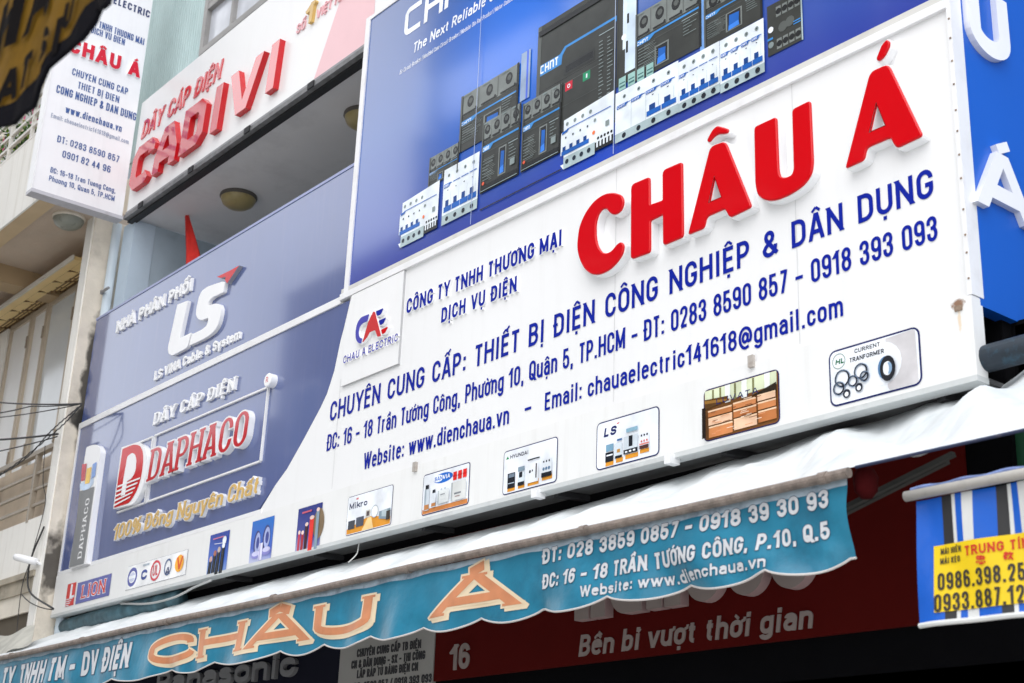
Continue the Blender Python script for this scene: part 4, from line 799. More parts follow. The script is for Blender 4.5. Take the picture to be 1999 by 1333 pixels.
def mcb(bl, tr_, lv, n, kind='4p'):
    P = Print(bl, tr_, lv)
    if kind == 'rcbo':
        P.p([(0, .10), (.72, .10), (.72, 0), (.06, 0), (.06, .10)], WB).p([(.0, .28), (.06, .28), (.06, 0), (.66, 0), (.66, .20), (1, .20), (1, 1), (.05, .93), (.05, .72), (0, .70)], WB); P.r(.06, .0, .66, .22, WG); P.r(.66, .04, 1, .20, DB)
        for i in range(5): P.r(.69+i*.062, .10, .72+i*.062, .26, WB); P.d(.72+i*.062, .26, .010, DB)
        for i in range(4): P.d(.13+i*.14, .12, .016, HOL); P.d(.12+i*.15, .83, .013, WG2)
        P.r(.02, .26, .55, .34, B1)
        for i in range(4): P.r(.04+i*.135, .34, .10+i*.135, .42, B2); P.d(.10+i*.14, .58, .007, HOL)
        P.r(.12, .72, .95, .735, B1).p([(.02, .66), (.13, .68), (.16, .73), (.03, .71)], B1); P.d(.64, .40, .013, ink(235, 120, 70)); P.d(.66, .62, .011, WG2); P.r(.86, .40, .93, .5, WG2)
    else:
        P.r(0, 0, 1, 1, WB); P.r(0, 0, 1, .17, WG)
        k0 = 0.03; kw = .94/n
        for i in range(n):
            P.d(k0+kw*(i+.5), .085, .017, HOL); P.d(k0+kw*(i+.5), .085, .009, DB); P.d(k0+kw*(i+.5), .86, .013, WG2); P.r(k0+kw*(i+.46), .845, k0+kw*(i+.54), .875, HOL)
            if kind != 'spd' or i >= n//2:
                P.r(k0+kw*(i+.05), .21, k0+kw*(i+.99), .31, B1); P.r(k0+kw*(i+.22), .31, k0+kw*(i+.62), .42, B2); P.r(k0+kw*(i+.84), .33, k0+kw*(i+.86), .55, WG); P.r(k0+kw*(i+.4), .59, k0+kw*(i+.52), .605, HOL)
            else:
                P.r(k0+kw*(i+.98), .17, k0+kw*(i+1.0), .66, WG)
            P.r(k0+kw*(i+.08), .70, k0+kw*(i+.94), .715, B1)
        for i in ((0,) if kind == '4p' else range(n)): P.p([(k0+kw*i, .655), (k0+kw*(i+.62), .655), (k0+kw*(i+.8), .72), (k0+kw*i, .72)], B1); P.t('CHNT', k0+kw*(i+.06), .665, P.H*.04, PWH, P.W*kw*.5)
    return P.done('printed_breaker')
# back row: dark frame-size breakers
P = Print((1043, 320), (1206, -40), 1); P.p([(0, .0), (1, 0), (1, 1), (.05, 1), (0, .95)], DG); P.p([(.0, .70), (.3, .70), (.36, .74), (1, .74), (1, .70), (.98, .70), (.98, .722), (.38, .722), (.33, .68), (.32, .62), (0, .62)], LBL)
P.t('CHNT', .04, .635, P.H*.06, PWH, P.W*.24); P.r(.0, .5, 1, .503, DB); P.r(.38, .40, .47, .46, ink(200, 40, 60)).r(.60, .40, .69, .46, ink(40, 140, 100)); P.d(.425, .43, .014, PWH); P.d(.425, .43, .008, ink(200, 40, 60)); P.r(.64, .415, .655, .445, PWH)
P.r(.08, .26, .30, .265, DG3).r(.08, .40, .30, .405, DG3).r(.08, .26, .085, .40, DG3).r(.295, .26, .30, .40, DG3)
rn = random.Random(4)
P.r(.02, .46, .98, .464, DG2).r(.02, .30, .78, .303, DG2).p([(.0, 0), (.035, 0), (.05, 1), (.0, 1)], DG2).r(.36, .52, .74, .60, ink(56, 58, 58)).r(.38, .535, .72, .585, ink(40, 42, 44))
for i in range(6): P.r(.10+i*.11, .06, .17+i*.11, .16, ink(58, 60, 60)); P.d(.135+i*.11, .11, .012, DB)
for j in range(16): P.r(.80, .22+j*.026, .80+rn.uniform(.03, .06), .226+j*.026, WG2); P.r(.9, .22+j*.026, .9+rn.uniform(.03, .07), .226+j*.026, WG2)
P.r(.8, .2, .98, .204, WG).r(.8, .66, .98, .664, WG); P.r(.02, .92, 1, .96, DB); P.done('printed_breaker', 'largest dark breaker print with a red and a green button')
P = Print((1204, 172), (1246, -40), 1.6); P.r(0, 0, 1, 1, DG).r(.42, .10, .95, 1, ink(205, 222, 238)).r(.30, .35, .5, 1, ink(215, 230, 242)).r(.46, .30, .56, .42, DB).r(.5, .6, .6, .7, DB).d(.35, .48, .02, PWH); P.done('printed_breaker')
mccb((1242, 160), (1370, -44), 1.8, 4, line_y=.55, top=.62, handle=(.30, .06, .52, .36))
mccb((1377, 95), (1488, -62), 1.8, 3, line_y=.62, top=.75, handle=(.38, .08, .66, .46))
P = Print((1368, 110), (1376, -40), 1.5); P.r(0, 0, 1, 1, ink(120, 165, 225)); P.done('printed_edge_glow')
P = Print((1501, 112), (1566, -22), 1.8); P.r(0, 0, 1, 1, DG).r(.96, 0, 1, 1, WG)
for i in range(4):
    for y in (.06, .70): P.r(.26+i*.18, y, .40+i*.18, y+.2, DG3).d(.33+i*.18, y+.1, .018, DB)
P.r(.0, .3, .16, .34, LBL).d(.1, .5, .018, PWH).d(.1, .2, .018, WG2).d(.45, .45, .03, DG2).d(.65, .48, .03, DG2).r(.75, .42, .95, .44, LBL).r(.75, .37, .95, .39, LBL); P.done('printed_relay')
# middle row
mccb((897, 300), (1016, 122), 2.2, 3, line_y=.50, top=.62, handle=(.42, .04, .72, .42))
P = Print((1016, 200), (1038, 95), 2.0); P.r(0, 0, 1, 1, ink(150, 170, 200)).r(.6, 0, .8, 1, ink(80, 110, 220)); P.done('printed_edge_glow')
mccb((838, 366), (899, 277), 2.6, 4, line_y=.42, top=.52, handle=(.3, .04, .5, .3))
P = Print((938, 412), (1097, 330), 2.8); P.r(0, 0, 1, 1, ink(40, 40, 44))
for i in range(9): P.r(.06+i*.1, .2, .10+i*.1, .75, ink(58, 56, 58))
P.done('printed_plinth')
mccb((939, 380), (1020, 200), 3.2, 4, low=True)
mccb((1019, 338), (1099, 162), 3.2, 4, low=True)
# front row: white modular breakers
for i in range(4): P = Print((1210+i*18, 180-i*9), (1224+i*18, 148-i*9), 3.6); P.r(0, 0, 1, 1, ink(150, 190, 185)).r(.1, .2, .9, .35, ink(70, 110, 110)).r(.1, .5, .9, .6, ink(70, 110, 110)); P.done('printed_terminal')
mcb((779, 487), (861, 352), 4, 4, 'rcbo'); mcb((864, 442), (939, 296), 4.3, 4)
mcb((1096, 335), (1201, 177), 4, 4, 'rcbo'); mcb((1203, 282), (1327, 119), 4.3, 4, 'spd')
mcb((1327, 221), (1407, 81), 4.3, 4); mcb((1409, 184), (1493, 36), 4.3, 4, '2x')

# ================================================================== projecting sign on the left
XP = -12.44; PP = FX(XP)
prj = thing('projecting_sign', 'tall white sign standing out from the facade, blue and red lettering', 'sign', (XP, -.45, 7.37))
PW = mat('cool_white_sheet', (.83, .83, .85), .35, var=.02, dirt=(.5, .5, .52), dirt_amt=.15, streak=True)
m = MB(); m.box((XP-.12, -.905, 7.40), (XP, -.01, 10.8), PW); m.build('board', prj)
m = MB(); m.box((XP-.13, -.92, 7.365), (XP+.006, -.0, 7.40), mat('dull_trim', (.52, .52, .56), .4, dirt=(.25, .24, .25), dirt_amt=.5, dirt_scale=8)); m.box((XP-.13, -.92, 7.40), (XP+.004, -.905, 10.8), TRIM); m.build('edge_trim', prj)
SBL = mat('sign_blue_paint', (.045, .10, .30), .35); SBG = mat('pale_grey_blue_paint', (.30, .34, .46), .35); SRD = mat('sign_red_paint', (.62, .006, .03), .3); SNV = mat('sign_navy_paint', (.03, .045, .14), .35)
def pl_(s, p0, p1, base, top, t, mm, c=.003, **k): return words(prj, PP, s, p0, p1, base, top, t, mm, WSIDE if c > .01 else None, c, c if c > .01 else 0, **k)
pl_('CHAU A ELECTRIC', (156, -18), (292, 33), (290, 33), (293, 20), .2, SNV, gap=.13)
pl_('CTY TNHH THUONG MAI', (170, 47), (281, 86), (280, 86), (282, 73.5), .15, SBL, gap=.11)
pl_('DICH VU ĐIEN', (177, 64), (243, 88), (242, 88), (244, 75.5), .15, SBL, gap=.11)
pl_('CHÂU Á', (134, 100), (272, 152), (158, 109), (160, 80), .25, SRD, .025, gap=.10)
pl_('CHUYEN CUNG CAP', (140, 147), (249, 184), (248, 184), (250, 171), .15, SBL, gap=.13)
pl_('THIET BỊ ĐIEN', (151, 173), (232, 200), (231, 200), (233, 187), .15, SBL, gap=.13)
pl_('CONG NGHIEP & DAN DUNG', (109, 182), (265, 234), (264, 234), (267, 219.5), .15, SBL, gap=.12)
pl_('www.dienchaua.vn', (127, 220), (237, 257), (188, 240), (190, 226), .15, SBL, gap=.14)
pl_('Email: chauaelectric141618@gmail.com', (99, 230), (251, 280), (101, 230), (102, 221), .14, SBG, gap=.13)
pl_('ĐT: 0283 8590 857', (111, 278), (232, 316), (112, 278), (114, 265), .15, SBL, gap=.13)
pl_('0901 82 44 96', (121, 307), (215, 337), (122, 307), (124, 293.5), .15, SBL, gap=.13)
pl_('ĐC: 16-18 Tran Tuong Cong,', (98, 336), (225, 377), (99, 336), (100.5, 325.5), .15, SBL, gap=.12)
pl_('Phuong 10, Quan 5, TP.HCM', (95, 353), (223, 392), (96, 353), (97.5, 342.5), .15, SBL, gap=.12)

# ================================================================== blue side sign on the right return
sd = thing('side_sign', 'bright blue side panel with raised white letters at the right end of the white sign', 'sign', (XR, .6, 3.9))
PSD = FX(XR+.015)
m = MB(); m.box((XR-.05, .045, 3.895), (XR+.015, 1.9, 9.0), mat('bright_blue_sheet', (.003, .10, .52), .35, var=.04, scale=1, bump=.03, bscale=2)); m.build('board', sd)
st = []; OV = {'A': (.60, '/0 0 .42 1;/1 0 .58 1;M .15 .25 L .85 .25')}
DW = .03
q = PSD.off(DW)
def vl(s, p0, p1, base, top): write(None, PSD, s, p0, p1, base, top, .25, WSIDE, mat('white_return', (.72, .73, .78), .35), DW, DW, over=OV, each=each_letter(sd, st))
vl('U', (1897, 96), (1976, 126), (1950, 116), (1943, -12)); vl('Á', (1916, 402), (2016, 441), (1962, 419), (1954, 300))
for b, ch in st: b.build('letter', sd)

# ================================================================== the shop's awning
AY = -1.0; PA = FY(AY); AZ = 2.938
aw = thing('shop_awning', 'white tarpaulin awning with a scalloped teal valance lettered in orange and white', 'awning', (-7.2, AY, AZ))
TARP = mat('white_tarpaulin', (.70, .73, .74), .38, var=.05, scale=3, dirt=(.30, .42, .46), dirt_amt=.35, dirt_scale=4)  # teal-grey patches paint fold shade as well as dirt
def sm(a, b, x): t = min(max((x-a)/(b-a), 0), 1); return t*t*(3-2*t)
rnd = random.Random(11)
def tarp_z(x, s):
    zb = 3.49+.09*sm(-6.5, -3.3, x)+.17*sm(-3.35, -2.7, x)
    z = AZ+.02+(zb-AZ-.02)*s
    k = 4*s*(1-s)
    z += -.045*k + .016*math.sin(x*16+s*9)*k + .018*math.sin(x*6.1-s*6+1.1*math.sin(x*2.3))*k*(.5+s) + .007*math.sin(x*41+s*22+2*math.sin(x*5))*k + .0025*math.sin(x*57-s*7+1.5*math.sin(x*3.7))*(k+.2*s)
    z += .045*sm(-5.6, -3.2, x)*math.sin(x*10+s*12)*(k+.35*s)
    return z
xa, xe = -12.9, -1.7; nx, ns = 420, 16; V = []; Fc = []
for i in range(nx+1):
    x = xa+(xe-xa)*i/nx
    for j in range(ns+1): s = j/ns; V.append((x, AY-.02+1.22*s, tarp_z(x, s)))
for i in range(nx):
    for j in range(ns): a = i*(ns+1)+j; Fc.append((a, a+ns+1, a+ns+2, a+1))
m = MB(); m.tris(V, Fc, TARP); m.build('canopy', aw, smooth=True)
PIPE = mat('rusty_pipe', (.21, .17, .145), .6, var=.3, scale=20, bump=.3, bscale=80, dirt=(.36, .31, .27), dirt_amt=.7, dirt_scale=30)
m = MB(); m.tube([(x, AY-.03, AZ+.004*math.sin(x*2)) for x in np.linspace(-12.9, -3.08, 30)], .019, PIPE, 12)
for k in range(8): x = -12.1+k*1.27; m.tube([(x, AY-.03, AZ), (x+.035, AY-.03, AZ)], .023, PIPE, 12)
m.build('rail', aw)
m = MB(); HEMB = mat('blue_hem', (.02, .03, .08), .5, dirt=(.4, .3, .25), dirt_amt=.5, dirt_scale=12); m.tube([(x, AY-.018, AZ+.018) for x in np.linspace(-3.06, -1.7, 8)], .006, HEMB, 8); m.build('edge_rope', aw)
# valance: cloth with folds, scalloped hem
cus = [(-9.042-.79*2, 0), (-9.042-.79, 0), (-9.042, 0), (-8.238, 0), (-7.676, 0), (-6.935, 0), (-6.503, 0), (-6.063, 0), (-5.626, 0), (-5.186, 0), (-4.759, 0), (-4.334, 0), (-3.90, 0), (-3.484, 0), (-3.135, 0)]
cx_ = [c[0] for c in cus]
def hem(x):
    for a, b in zip(cx_, cx_[1:]):
        if a <= x <= b: t = (x-a)/(b-a); return 2.652-.040*math.sin(math.pi*t)**.8
    return 2.652
def vwarp(a, b):
    s = min(max((AZ-.02-b)/.29, 0), 1.15); x = a
    w_ = .010*math.sin(x*13+2*math.sin(x*3.1))*s+.012*math.sin(x*4.3+s*1.5)*s
    # soft diagonal drapes towards the right end
    r = sm(-5.2, -3.2, x); w_ += r*.034*math.sin((x*7.5-s*3.2))*s + r*.010*math.sin(x*21-s*8)*s
    t = 0
    for p, q_ in zip(cx_, cx_[1:]):
        if p <= x <= q_: t = math.sin(math.pi*(x-p)/(q_-p))
    return w_ - .030*(1-t)*sm(.6, 1.1, s) + .018*s
TEALV = mat('teal_banner_cloth', (.022, .205, .33), .30, var=.18, scale=5, bump=.10, bscale=24, dirt=(.012, .085, .15), dirt_amt=.75, dirt_scale=3.2)
VX0, VX1 = -12.3, -3.112; nx, nz = 520, 12; V = []; Fc = []
for i in range(nx+1):
    x = VX0+(VX1-VX0)*i/nx; h = hem(x)
    for j in range(nz+1):
        z = (AZ-.018)+(h-(AZ-.018))*j/nz; V.append(tuple(PA.P(x, z, vwarp(x, z))))
for i in range(nx):
    for j in range(nz): a = i*(nz+1)+j; Fc.append((a, a+1, a+nz+2, a+nz+1))
m = MB(); m.tris(V, Fc, TEALV); va = m.build('valance', aw, smooth=True)
m = MB(); HW = mat('pale_hem_tape', (.62, .58, .56), .5)
m.tube([tuple(PA.P(x, hem(x)-.001, vwarp(x, hem(x)))) for x in np.linspace(VX0, VX1, 400)], .0045, HW, 6); m.build('hem_tape', va)
m = MB(); TOPB = mat('faded_top_band', (.42, .52, .60), .5, var=.2, scale=12, dirt=(.03, .05, .12), dirt_amt=.85, dirt_scale=7)
xs_ = np.linspace(VX0, VX1, 300); V = []
for x in xs_: V += [tuple(PA.P(x, AZ-.010, vwarp(x, AZ-.010)+.002)), tuple(PA.P(x, AZ-.034-.008*math.sin(x*9)**2, vwarp(x, AZ-.034)+.002))]
m.tris(V, [(2*i, 2*i+1, 2*i+3, 2*i+2) for i in range(299)], TOPB); m.build('top_band', va, smooth=True)
AWH = mat('valance_white_print', (.62, .64, .67), .4, var=.05); AOL = mat('valance_dark_outline', (.05, .09, .16), .4); AOR = mat('valance_orange_print', (.62, .25, .12), .4, var=.12, scale=9); ACR = mat('valance_cream_print', (.80, .66, .46), .4, var=.05)
def vt(s, p0, p1, base, top, t, ol=True, **k):
    words(va, PA, s, p0, p1, base, top, t, AOL, None, .0025, 0, warp=vwarp, grid=.05, o=.035, name='lettering_outline', **k)
    words(va, PA, s, p0, p1, base, top, t, AWH, None, .004, 0, warp=vwarp, grid=.05, **k)
vt('CÔNG TY TNHH TM - DV ĐIỆN', (-52, 1352), (253, 1309), (253, 1309), (258, 1259), .22, gap=.10, space=.34)
vt('ĐT: 028 3859 0857 - 0918 39 30 93', (1059, 1105), (1619, 986), (1060, 1105), (1061, 1075), .22, gap=.09, space=.32)
vt('ĐC: 16 - 18 TRẦN TƯỚNG CÔNG, P.10, Q.5', (1060, 1152), (1617, 1049), (1061, 1152), (1062, 1123), .21, gap=.10, space=.32)
vt('Website: www.dienchaua.vn', (1143, 1167), (1501, 1109), (1144, 1167), (1145, 1145), .20, gap=.10, space=.3)
KW = dict(serif=.12, ty=.22, gap=.10, space=.62, warp=vwarp, grid=.05, over={'C': (.74, 'M 1 .66 L 1 .76 v .55 1 h 0 .6 L 0 .4 v .55 0 h 1.05 .3'), 'H': (.74, G['H'][1]), 'A': (.80, G['A'][1]), 'U': (.72, '/0 .4 0 1;/1 .4 1 1;M 0 .5 L 0 q v .5 0 h 1 q L 1 .5')})
cargs = ((293, 1300), (1006, 1182), (655, 1243), (655, 1180), .44)
for o_, sh, mm, c, nm in ((.075, (.030, -.012), ACR, .003, 'lettering_shadow'), (.06, (0, 0), ACR, .0042, 'lettering_outline'), (0, (0, 0), AOR, .0055, 'lettering')):
    words(va, PA, 'CHÂU Á', *cargs, mm, None, c, 0, o=o_, shift=sh, name=nm, **KW)
# rolled spare cloth at the left end, arms and crank at the right
m = MB(); DTC = mat('dark_teal_roll', (.06, .13, .16), .5, var=.4, scale=9, bump=.4, bscale=14)
m.tube([(-13.1, .12, 3.475), (-12.7, .10, 3.47), (-11.8, .10, 3.485), (-10.5, .12, 3.49)], [.05, .07, .075, .07], DTC, 14); m.build('rolled_cloth', aw, smooth=True)
ARM = mat('awning_arm_steel', (.06, .058, .055), .6, metal=.2, var=.2)
m = MB()
for y, p, q_ in ((-.70, (1640, 996), (1862, 886)), (-.62, (1640, 1006), (1850, 900))):
    m.bar(on(*p, y), on(*q_, y), .022, .018, ARM)
m.build('folding_arm', aw)
m = MB(); c = on(1689, 916, -.93); m.lathe([(.03, 0), (.045, -.03), (.04, -.08), (.02, -.105)], c, (0, 0, 1), mat('dark_red_cap', (.05, .002, .003), .8, spec=.1)); m.build('crank_cap', aw, smooth=True)

# ================================================================== steel pipe and dark void at the right end
m = MB(); m.tube([(-3.3, .06, 3.66), (-2.2, .06, 3.66)], .058, mat('mottled_pipe', (.025, .038, .055), .6, var=.3, scale=12, dirt=(.05, .17, .26), dirt_amt=.7, dirt_scale=14), 16); o = m.build('awning_pipe', smooth=True); tag(o, 'mottled dark blue steel pipe behind the white tarpaulin below the bright blue panel', 'pipe')

# ================================================================== signs under the awning
SY = .22; PU = FY(SY)
rs = thing('red_shop_sign', 'dark red shop sign with white lettering in the shade under the awning', 'sign', (-5.5, SY, 2.6))
xl = PU.px(851, 1240)[0]; xr = -3.45; zb = PU.px(1790, 1219)[1]
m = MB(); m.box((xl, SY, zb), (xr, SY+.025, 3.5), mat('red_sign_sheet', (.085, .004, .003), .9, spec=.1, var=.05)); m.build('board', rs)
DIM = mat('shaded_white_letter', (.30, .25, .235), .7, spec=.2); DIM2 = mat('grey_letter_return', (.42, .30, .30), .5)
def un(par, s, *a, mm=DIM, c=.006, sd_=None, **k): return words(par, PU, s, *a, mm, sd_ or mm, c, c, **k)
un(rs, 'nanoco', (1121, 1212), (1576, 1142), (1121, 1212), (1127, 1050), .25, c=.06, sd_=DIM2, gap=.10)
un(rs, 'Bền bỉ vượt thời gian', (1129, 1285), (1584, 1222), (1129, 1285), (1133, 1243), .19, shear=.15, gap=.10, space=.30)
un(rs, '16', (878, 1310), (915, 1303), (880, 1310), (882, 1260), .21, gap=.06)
wn = thing('service_notice', 'white notice board with black lettering in the shade left of the red sign', 'notice board', (-8, SY, 2.6))
xn0, xn1 = PU.px(667, 1260)[0], xl-.004
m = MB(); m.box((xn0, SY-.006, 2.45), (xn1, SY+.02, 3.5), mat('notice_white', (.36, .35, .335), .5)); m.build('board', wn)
INK2 = mat('notice_black', (.02, .02, .025), .5)
PU = FY(SY-.006)
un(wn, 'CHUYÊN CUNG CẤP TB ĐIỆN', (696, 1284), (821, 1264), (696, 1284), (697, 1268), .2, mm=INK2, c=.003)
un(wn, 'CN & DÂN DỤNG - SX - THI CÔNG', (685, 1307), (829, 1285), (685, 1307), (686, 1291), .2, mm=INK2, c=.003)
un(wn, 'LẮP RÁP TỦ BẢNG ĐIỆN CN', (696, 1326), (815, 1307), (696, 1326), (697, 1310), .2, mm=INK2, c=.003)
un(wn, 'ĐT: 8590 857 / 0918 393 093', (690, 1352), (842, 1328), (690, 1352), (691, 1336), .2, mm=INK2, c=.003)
PU = FY(SY)
ps = thing('dark_navy_sign', 'nearly black shop sign with dim grey letters below the left half of the valance', 'sign', (-10, SY, 2.6))
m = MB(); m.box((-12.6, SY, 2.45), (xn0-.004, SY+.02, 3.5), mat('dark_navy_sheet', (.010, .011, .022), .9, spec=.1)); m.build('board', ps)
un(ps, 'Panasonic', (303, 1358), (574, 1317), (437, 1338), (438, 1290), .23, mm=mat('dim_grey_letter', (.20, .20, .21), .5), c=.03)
gs = thing('green_sign', 'dark green sign with a pale curved border in the shade at the right edge', 'sign', (-3.2, .28, 2.9))
PG = FY(.28); m = MB(); xg = PG.px(1922, 950)[0]; m.box((xg, .28, 2.5), (-1.6, .30, 3.48), mat('dark_green_sheet', (.012, .09, .04), .5)); m.build('board', gs)
m = MB(); m.poly(PG, [rrect(xg-.02, 2.5, -1.6, 3.47, .25)], [rrect(xg+.005, 2.47, -1.5, 3.44, .24)], mat('pale_border', (.28, .30, .28), .5), .004); m.build('border', gs)
m = MB(); write(m, PG, 'Đ', (1938, 891), (1952, 889), (1940, 891), (1942, 871), .2, DIM, None, .005); m.build('lettering', gs)
m = MB(); m.box((XL-.2, .9, 0), (XR+1.6, .95, 2.75), DARK); m.box((XL-.2, .25, 2.35), (XR+1.6, .95, 2.45), DARK); m.box((XR-.02, .32, 2.4), (XR+2, .40, 3.9), DARK); m.box((XR+.0, .32, 3.6), (XR+2.0, 2.0, 3.88), DARK); m.build('shop_front', house)  # near-black sheets stand in for the shade inside the shop
m = MB(); m.box((XR+.02, 1.95, 3.6), (XR+4, 2.1, 12), mat('far_wall_blue', (.1, .2, .4), .7)); m.build('rear_wall', house)

# ================================================================== striped sunshade at the right edge
sh = thing('striped_sunshade', 'blue, black and white striped plastic sunshade hung from a pipe, with a yellow notice', 'sunshade', (-2.2, AY, 2.8))
SX0 = -2.835; zt = 2.80; zbm = 2.385
def swarp(a, b): s = (zt-b)/.42; return .010*math.sin(a*11)*s+.006*math.sin(a*23+b*9)+.012*s
BLS = mat('blue_plastic', (.008, .11, .55), .3, var=.08, bump=.1, bscale=18); BKS = mat('black_plastic', (.028, .028, .03), .35); WHS = mat('white_plastic', (.68, .69, .68), .35)
PH = FY(AY)
edges = [(SX0, BLS)]
for px, mm in ((1841, BKS), (1862, WHS), (1869, BLS), (1882, WHS), (1903, BLS), (1947, BKS), (1970, WHS), (1978, BLS), (1992, WHS), (2014, BLS), (2060, BKS), (2085, WHS)): edges.append((PH.px(px, 1020)[0], mm))
edges.append((-1.9, BLS))
m = MB()
for (a, mm), (b, _) in zip(edges, edges[1:]):
    n = max(1, int((b-a)/.02)); V = []; Fc = []
    for i in range(n+1):
        x = a+(b-a)*i/n
        for j in range(9): z = zt+(zbm-zt)*j/8; V.append(tuple(PH.P(x, z, swarp(x, z))))
    for i in range(n):
        for j in range(8): k = i*9+j; Fc.append((k, k+1, k+10, k+9))
    m.tris(V, Fc, mm)
sc_ = m.build('sheet', sh, smooth=True)
m = MB(); m.tube([tuple(PH.P(x, zbm, swarp(x, zbm))) for x in np.linspace(SX0, -1.9, 50)], .009, WHS, 8); m.build('hem_tape', sc_)
m = MB(); m.tube([(SX0-.02, AY-.025, 2.815), (-1.9, AY-.025, 2.815)], .018, mat('weathered_pipe', (.46, .44, .41), .55, var=.15, dirt=(.25, .22, .2), dirt_amt=.4, dirt_scale=20), 12); m.build('pipe', sh, smooth=True)
m = MB(); m.tube([(x, AY-.02, 2.836+.003*math.sin(x*40)) for x in np.linspace(SX0, -1.9, 40)], .007, mat('rolled_edge', (.16, .22, .45), .4, var=.5, scale=14), 8); m.build('rolled_edge', sh)
YEL = mat('yellow_notice', (.82, .58, .008), .35, var=.06); INY = mat('notice_dark_print', (.035, .028, .02), .4); INR = mat('notice_red_print', (.58, .03, .012), .4)
a = PH.px(1829, 1198); b = PH.px(1833, 1064)
m = MB(); x0, x1, z0, z1 = PH.px(1829, 1130)[0], -1.95, PH.px(1827, 1199)[1], PH.px(1832, 1066)[1]
V = []; Fc = []; n = 40
for i in range(n+1):
    x = x0+(x1-x0)*i/n
    for j in range(7): z = z1+(z0-z1)*j/6; V.append(tuple(PH.P(x, z, swarp(x, z)+.003)))
for i in range(n):
    for j in range(6): k = i*7+j; Fc.append((k, k+1, k+8, k+7))
m.tris(V, Fc, YEL); yn = m.build('notice', sh, smooth=True)
def yt(s, p0, p1, bs_, tp_, t, mm, **k): words(yn, PH, s, p0, p1, bs_, tp_, t, mm, None, .006, 0, warp=swarp, grid=.06, **k)
yt('MÁI HIÊN', (1838, 1083), (1879, 1077), (1838, 1083), (1839, 1071), .18, INY, gap=.14); yt('MÁI KÉO', (1838, 1102), (1877, 1097), (1838, 1102), (1839, 1090), .18, INY, gap=.14)
yt('TRUNG TÍN', (1887, 1085), (2008, 1068), (1888, 1085), (1890, 1066), .2, INR, gap=.13, serif=.05)
yt('0986.398.25', (1836, 1150), (2002, 1136), (1838, 1150), (1841, 1116), .16, INY, gap=.13); yt('0933.887.12', (1832, 1194), (2002, 1180), (1834, 1194), (1837, 1159), .16, INY, gap=.13)
m = MB()
for gx, gy, strokes in ((1912, 1103, [((2, 14), (18, 14)), ((2, 14), (2, 20)), ((18, 14), (18, 20)), ((2, 20), (18, 20)), ((10, 11), (10, 23)), ((1, 8), (3, 3)), ((6, 8), (9, 1)), ((9, 1), (17, 3)), ((12, 8), (13, 5)), ((18, 8), (20, 4))]), (1962, 1094, [((1, 17), (10, 19)), ((5, 22), (4, 12)), ((1, 12), (10, 14)), ((9, 20), (1, 7)), ((5, 9), (5, 1)), ((2, 4), (9, 6)), ((14, 22), (11, 15)), ((12, 17), (20, 18)), ((17, 17), (11, 2)), ((13, 12), (20, 2))])):
    for (ax_, ay_), (bx_, by_) in strokes:
        p, q_ = PH.px(gx+ax_*.9, gy-ay_*.75), PH.px(gx+bx_*.9, gy-by_*.75); dd = np.array(q_)-np.array(p); nn = np.array([-dd[1], dd[0]])/max(np.linalg.norm(dd), 1e-6)*.0028
        m.face([PH.P(*(np.array(u)+w_*nn), .007+swarp(u[0], u[1])) for u, w_ in ((p, -1), (q_, -1), (q_, 1), (p, 1))], INR)
m.build('lettering', yn)

# ================================================================== the old neighbour house on the left
CREAM = mat('cream_plaster', (.76, .70, .60), .8, var=.06, scale=2, bump=.15, bscale=25, dirt=(.30, .26, .2), dirt_amt=.35, dirt_scale=1.5, streak=True)
CREAMW = mat('sunlit_whitewash', (.86, .84, .79), .8, var=.03, scale=2, bump=.1, dirt=(.42, .37, .28), dirt_amt=.45, dirt_scale=2, streak=True)
PILL = mat('stained_pillar_plaster', (.72, .65, .55), .85, var=.1, scale=5, bump=.3, bscale=30, dirt=(.36, .31, .25), dirt_amt=.5, dirt_scale=4, stain=[((-12.8, .035, 5.72), (.3, .07, .65), (.035, .03, .026), 7, .38), ((-12.8, -.01, 5.42), (.3, .09, .10), (.02, .018, .016), 9, .4), ((-12.9, -.05, 4.05), (.3, .14, .35), (.05, .042, .035), 7, .3)])
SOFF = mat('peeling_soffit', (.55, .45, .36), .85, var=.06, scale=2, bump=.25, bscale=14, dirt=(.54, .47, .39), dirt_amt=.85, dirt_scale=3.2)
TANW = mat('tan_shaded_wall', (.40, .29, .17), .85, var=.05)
SZ = 7.48
nb = thing('neighbour_house', 'old cream plaster house with a peeling tan soffit, stained pillar and barred balcony', 'house', (-15, 0, 0))
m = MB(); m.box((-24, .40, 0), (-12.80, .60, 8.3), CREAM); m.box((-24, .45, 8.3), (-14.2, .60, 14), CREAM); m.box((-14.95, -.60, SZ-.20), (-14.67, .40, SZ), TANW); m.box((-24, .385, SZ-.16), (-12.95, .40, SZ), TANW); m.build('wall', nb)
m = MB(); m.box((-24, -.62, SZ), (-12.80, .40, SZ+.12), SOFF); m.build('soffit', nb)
m = MB(); m.box((-24, -.78, SZ-.08), (-12.46, -.76, 8.22), CREAMW); m.box((-24, -.76, SZ-.08), (-12.46, -.60, 8.20), mat('beam_tan', (.58, .44, .27), .8, var=.05)); m.build('fascia', nb)
m = MB(); m.box((-12.95, -.135, 0), (-12.785, .40, SZ), PILL); pil = m.build('pillar', nb)
m = MB(); m.box((-12.953, -.150, 0), (-12.800, -.135, SZ), CREAMW); m.build('pillar_face', nb)  # paler slab paints the pillar's front as lit; its side stays tan
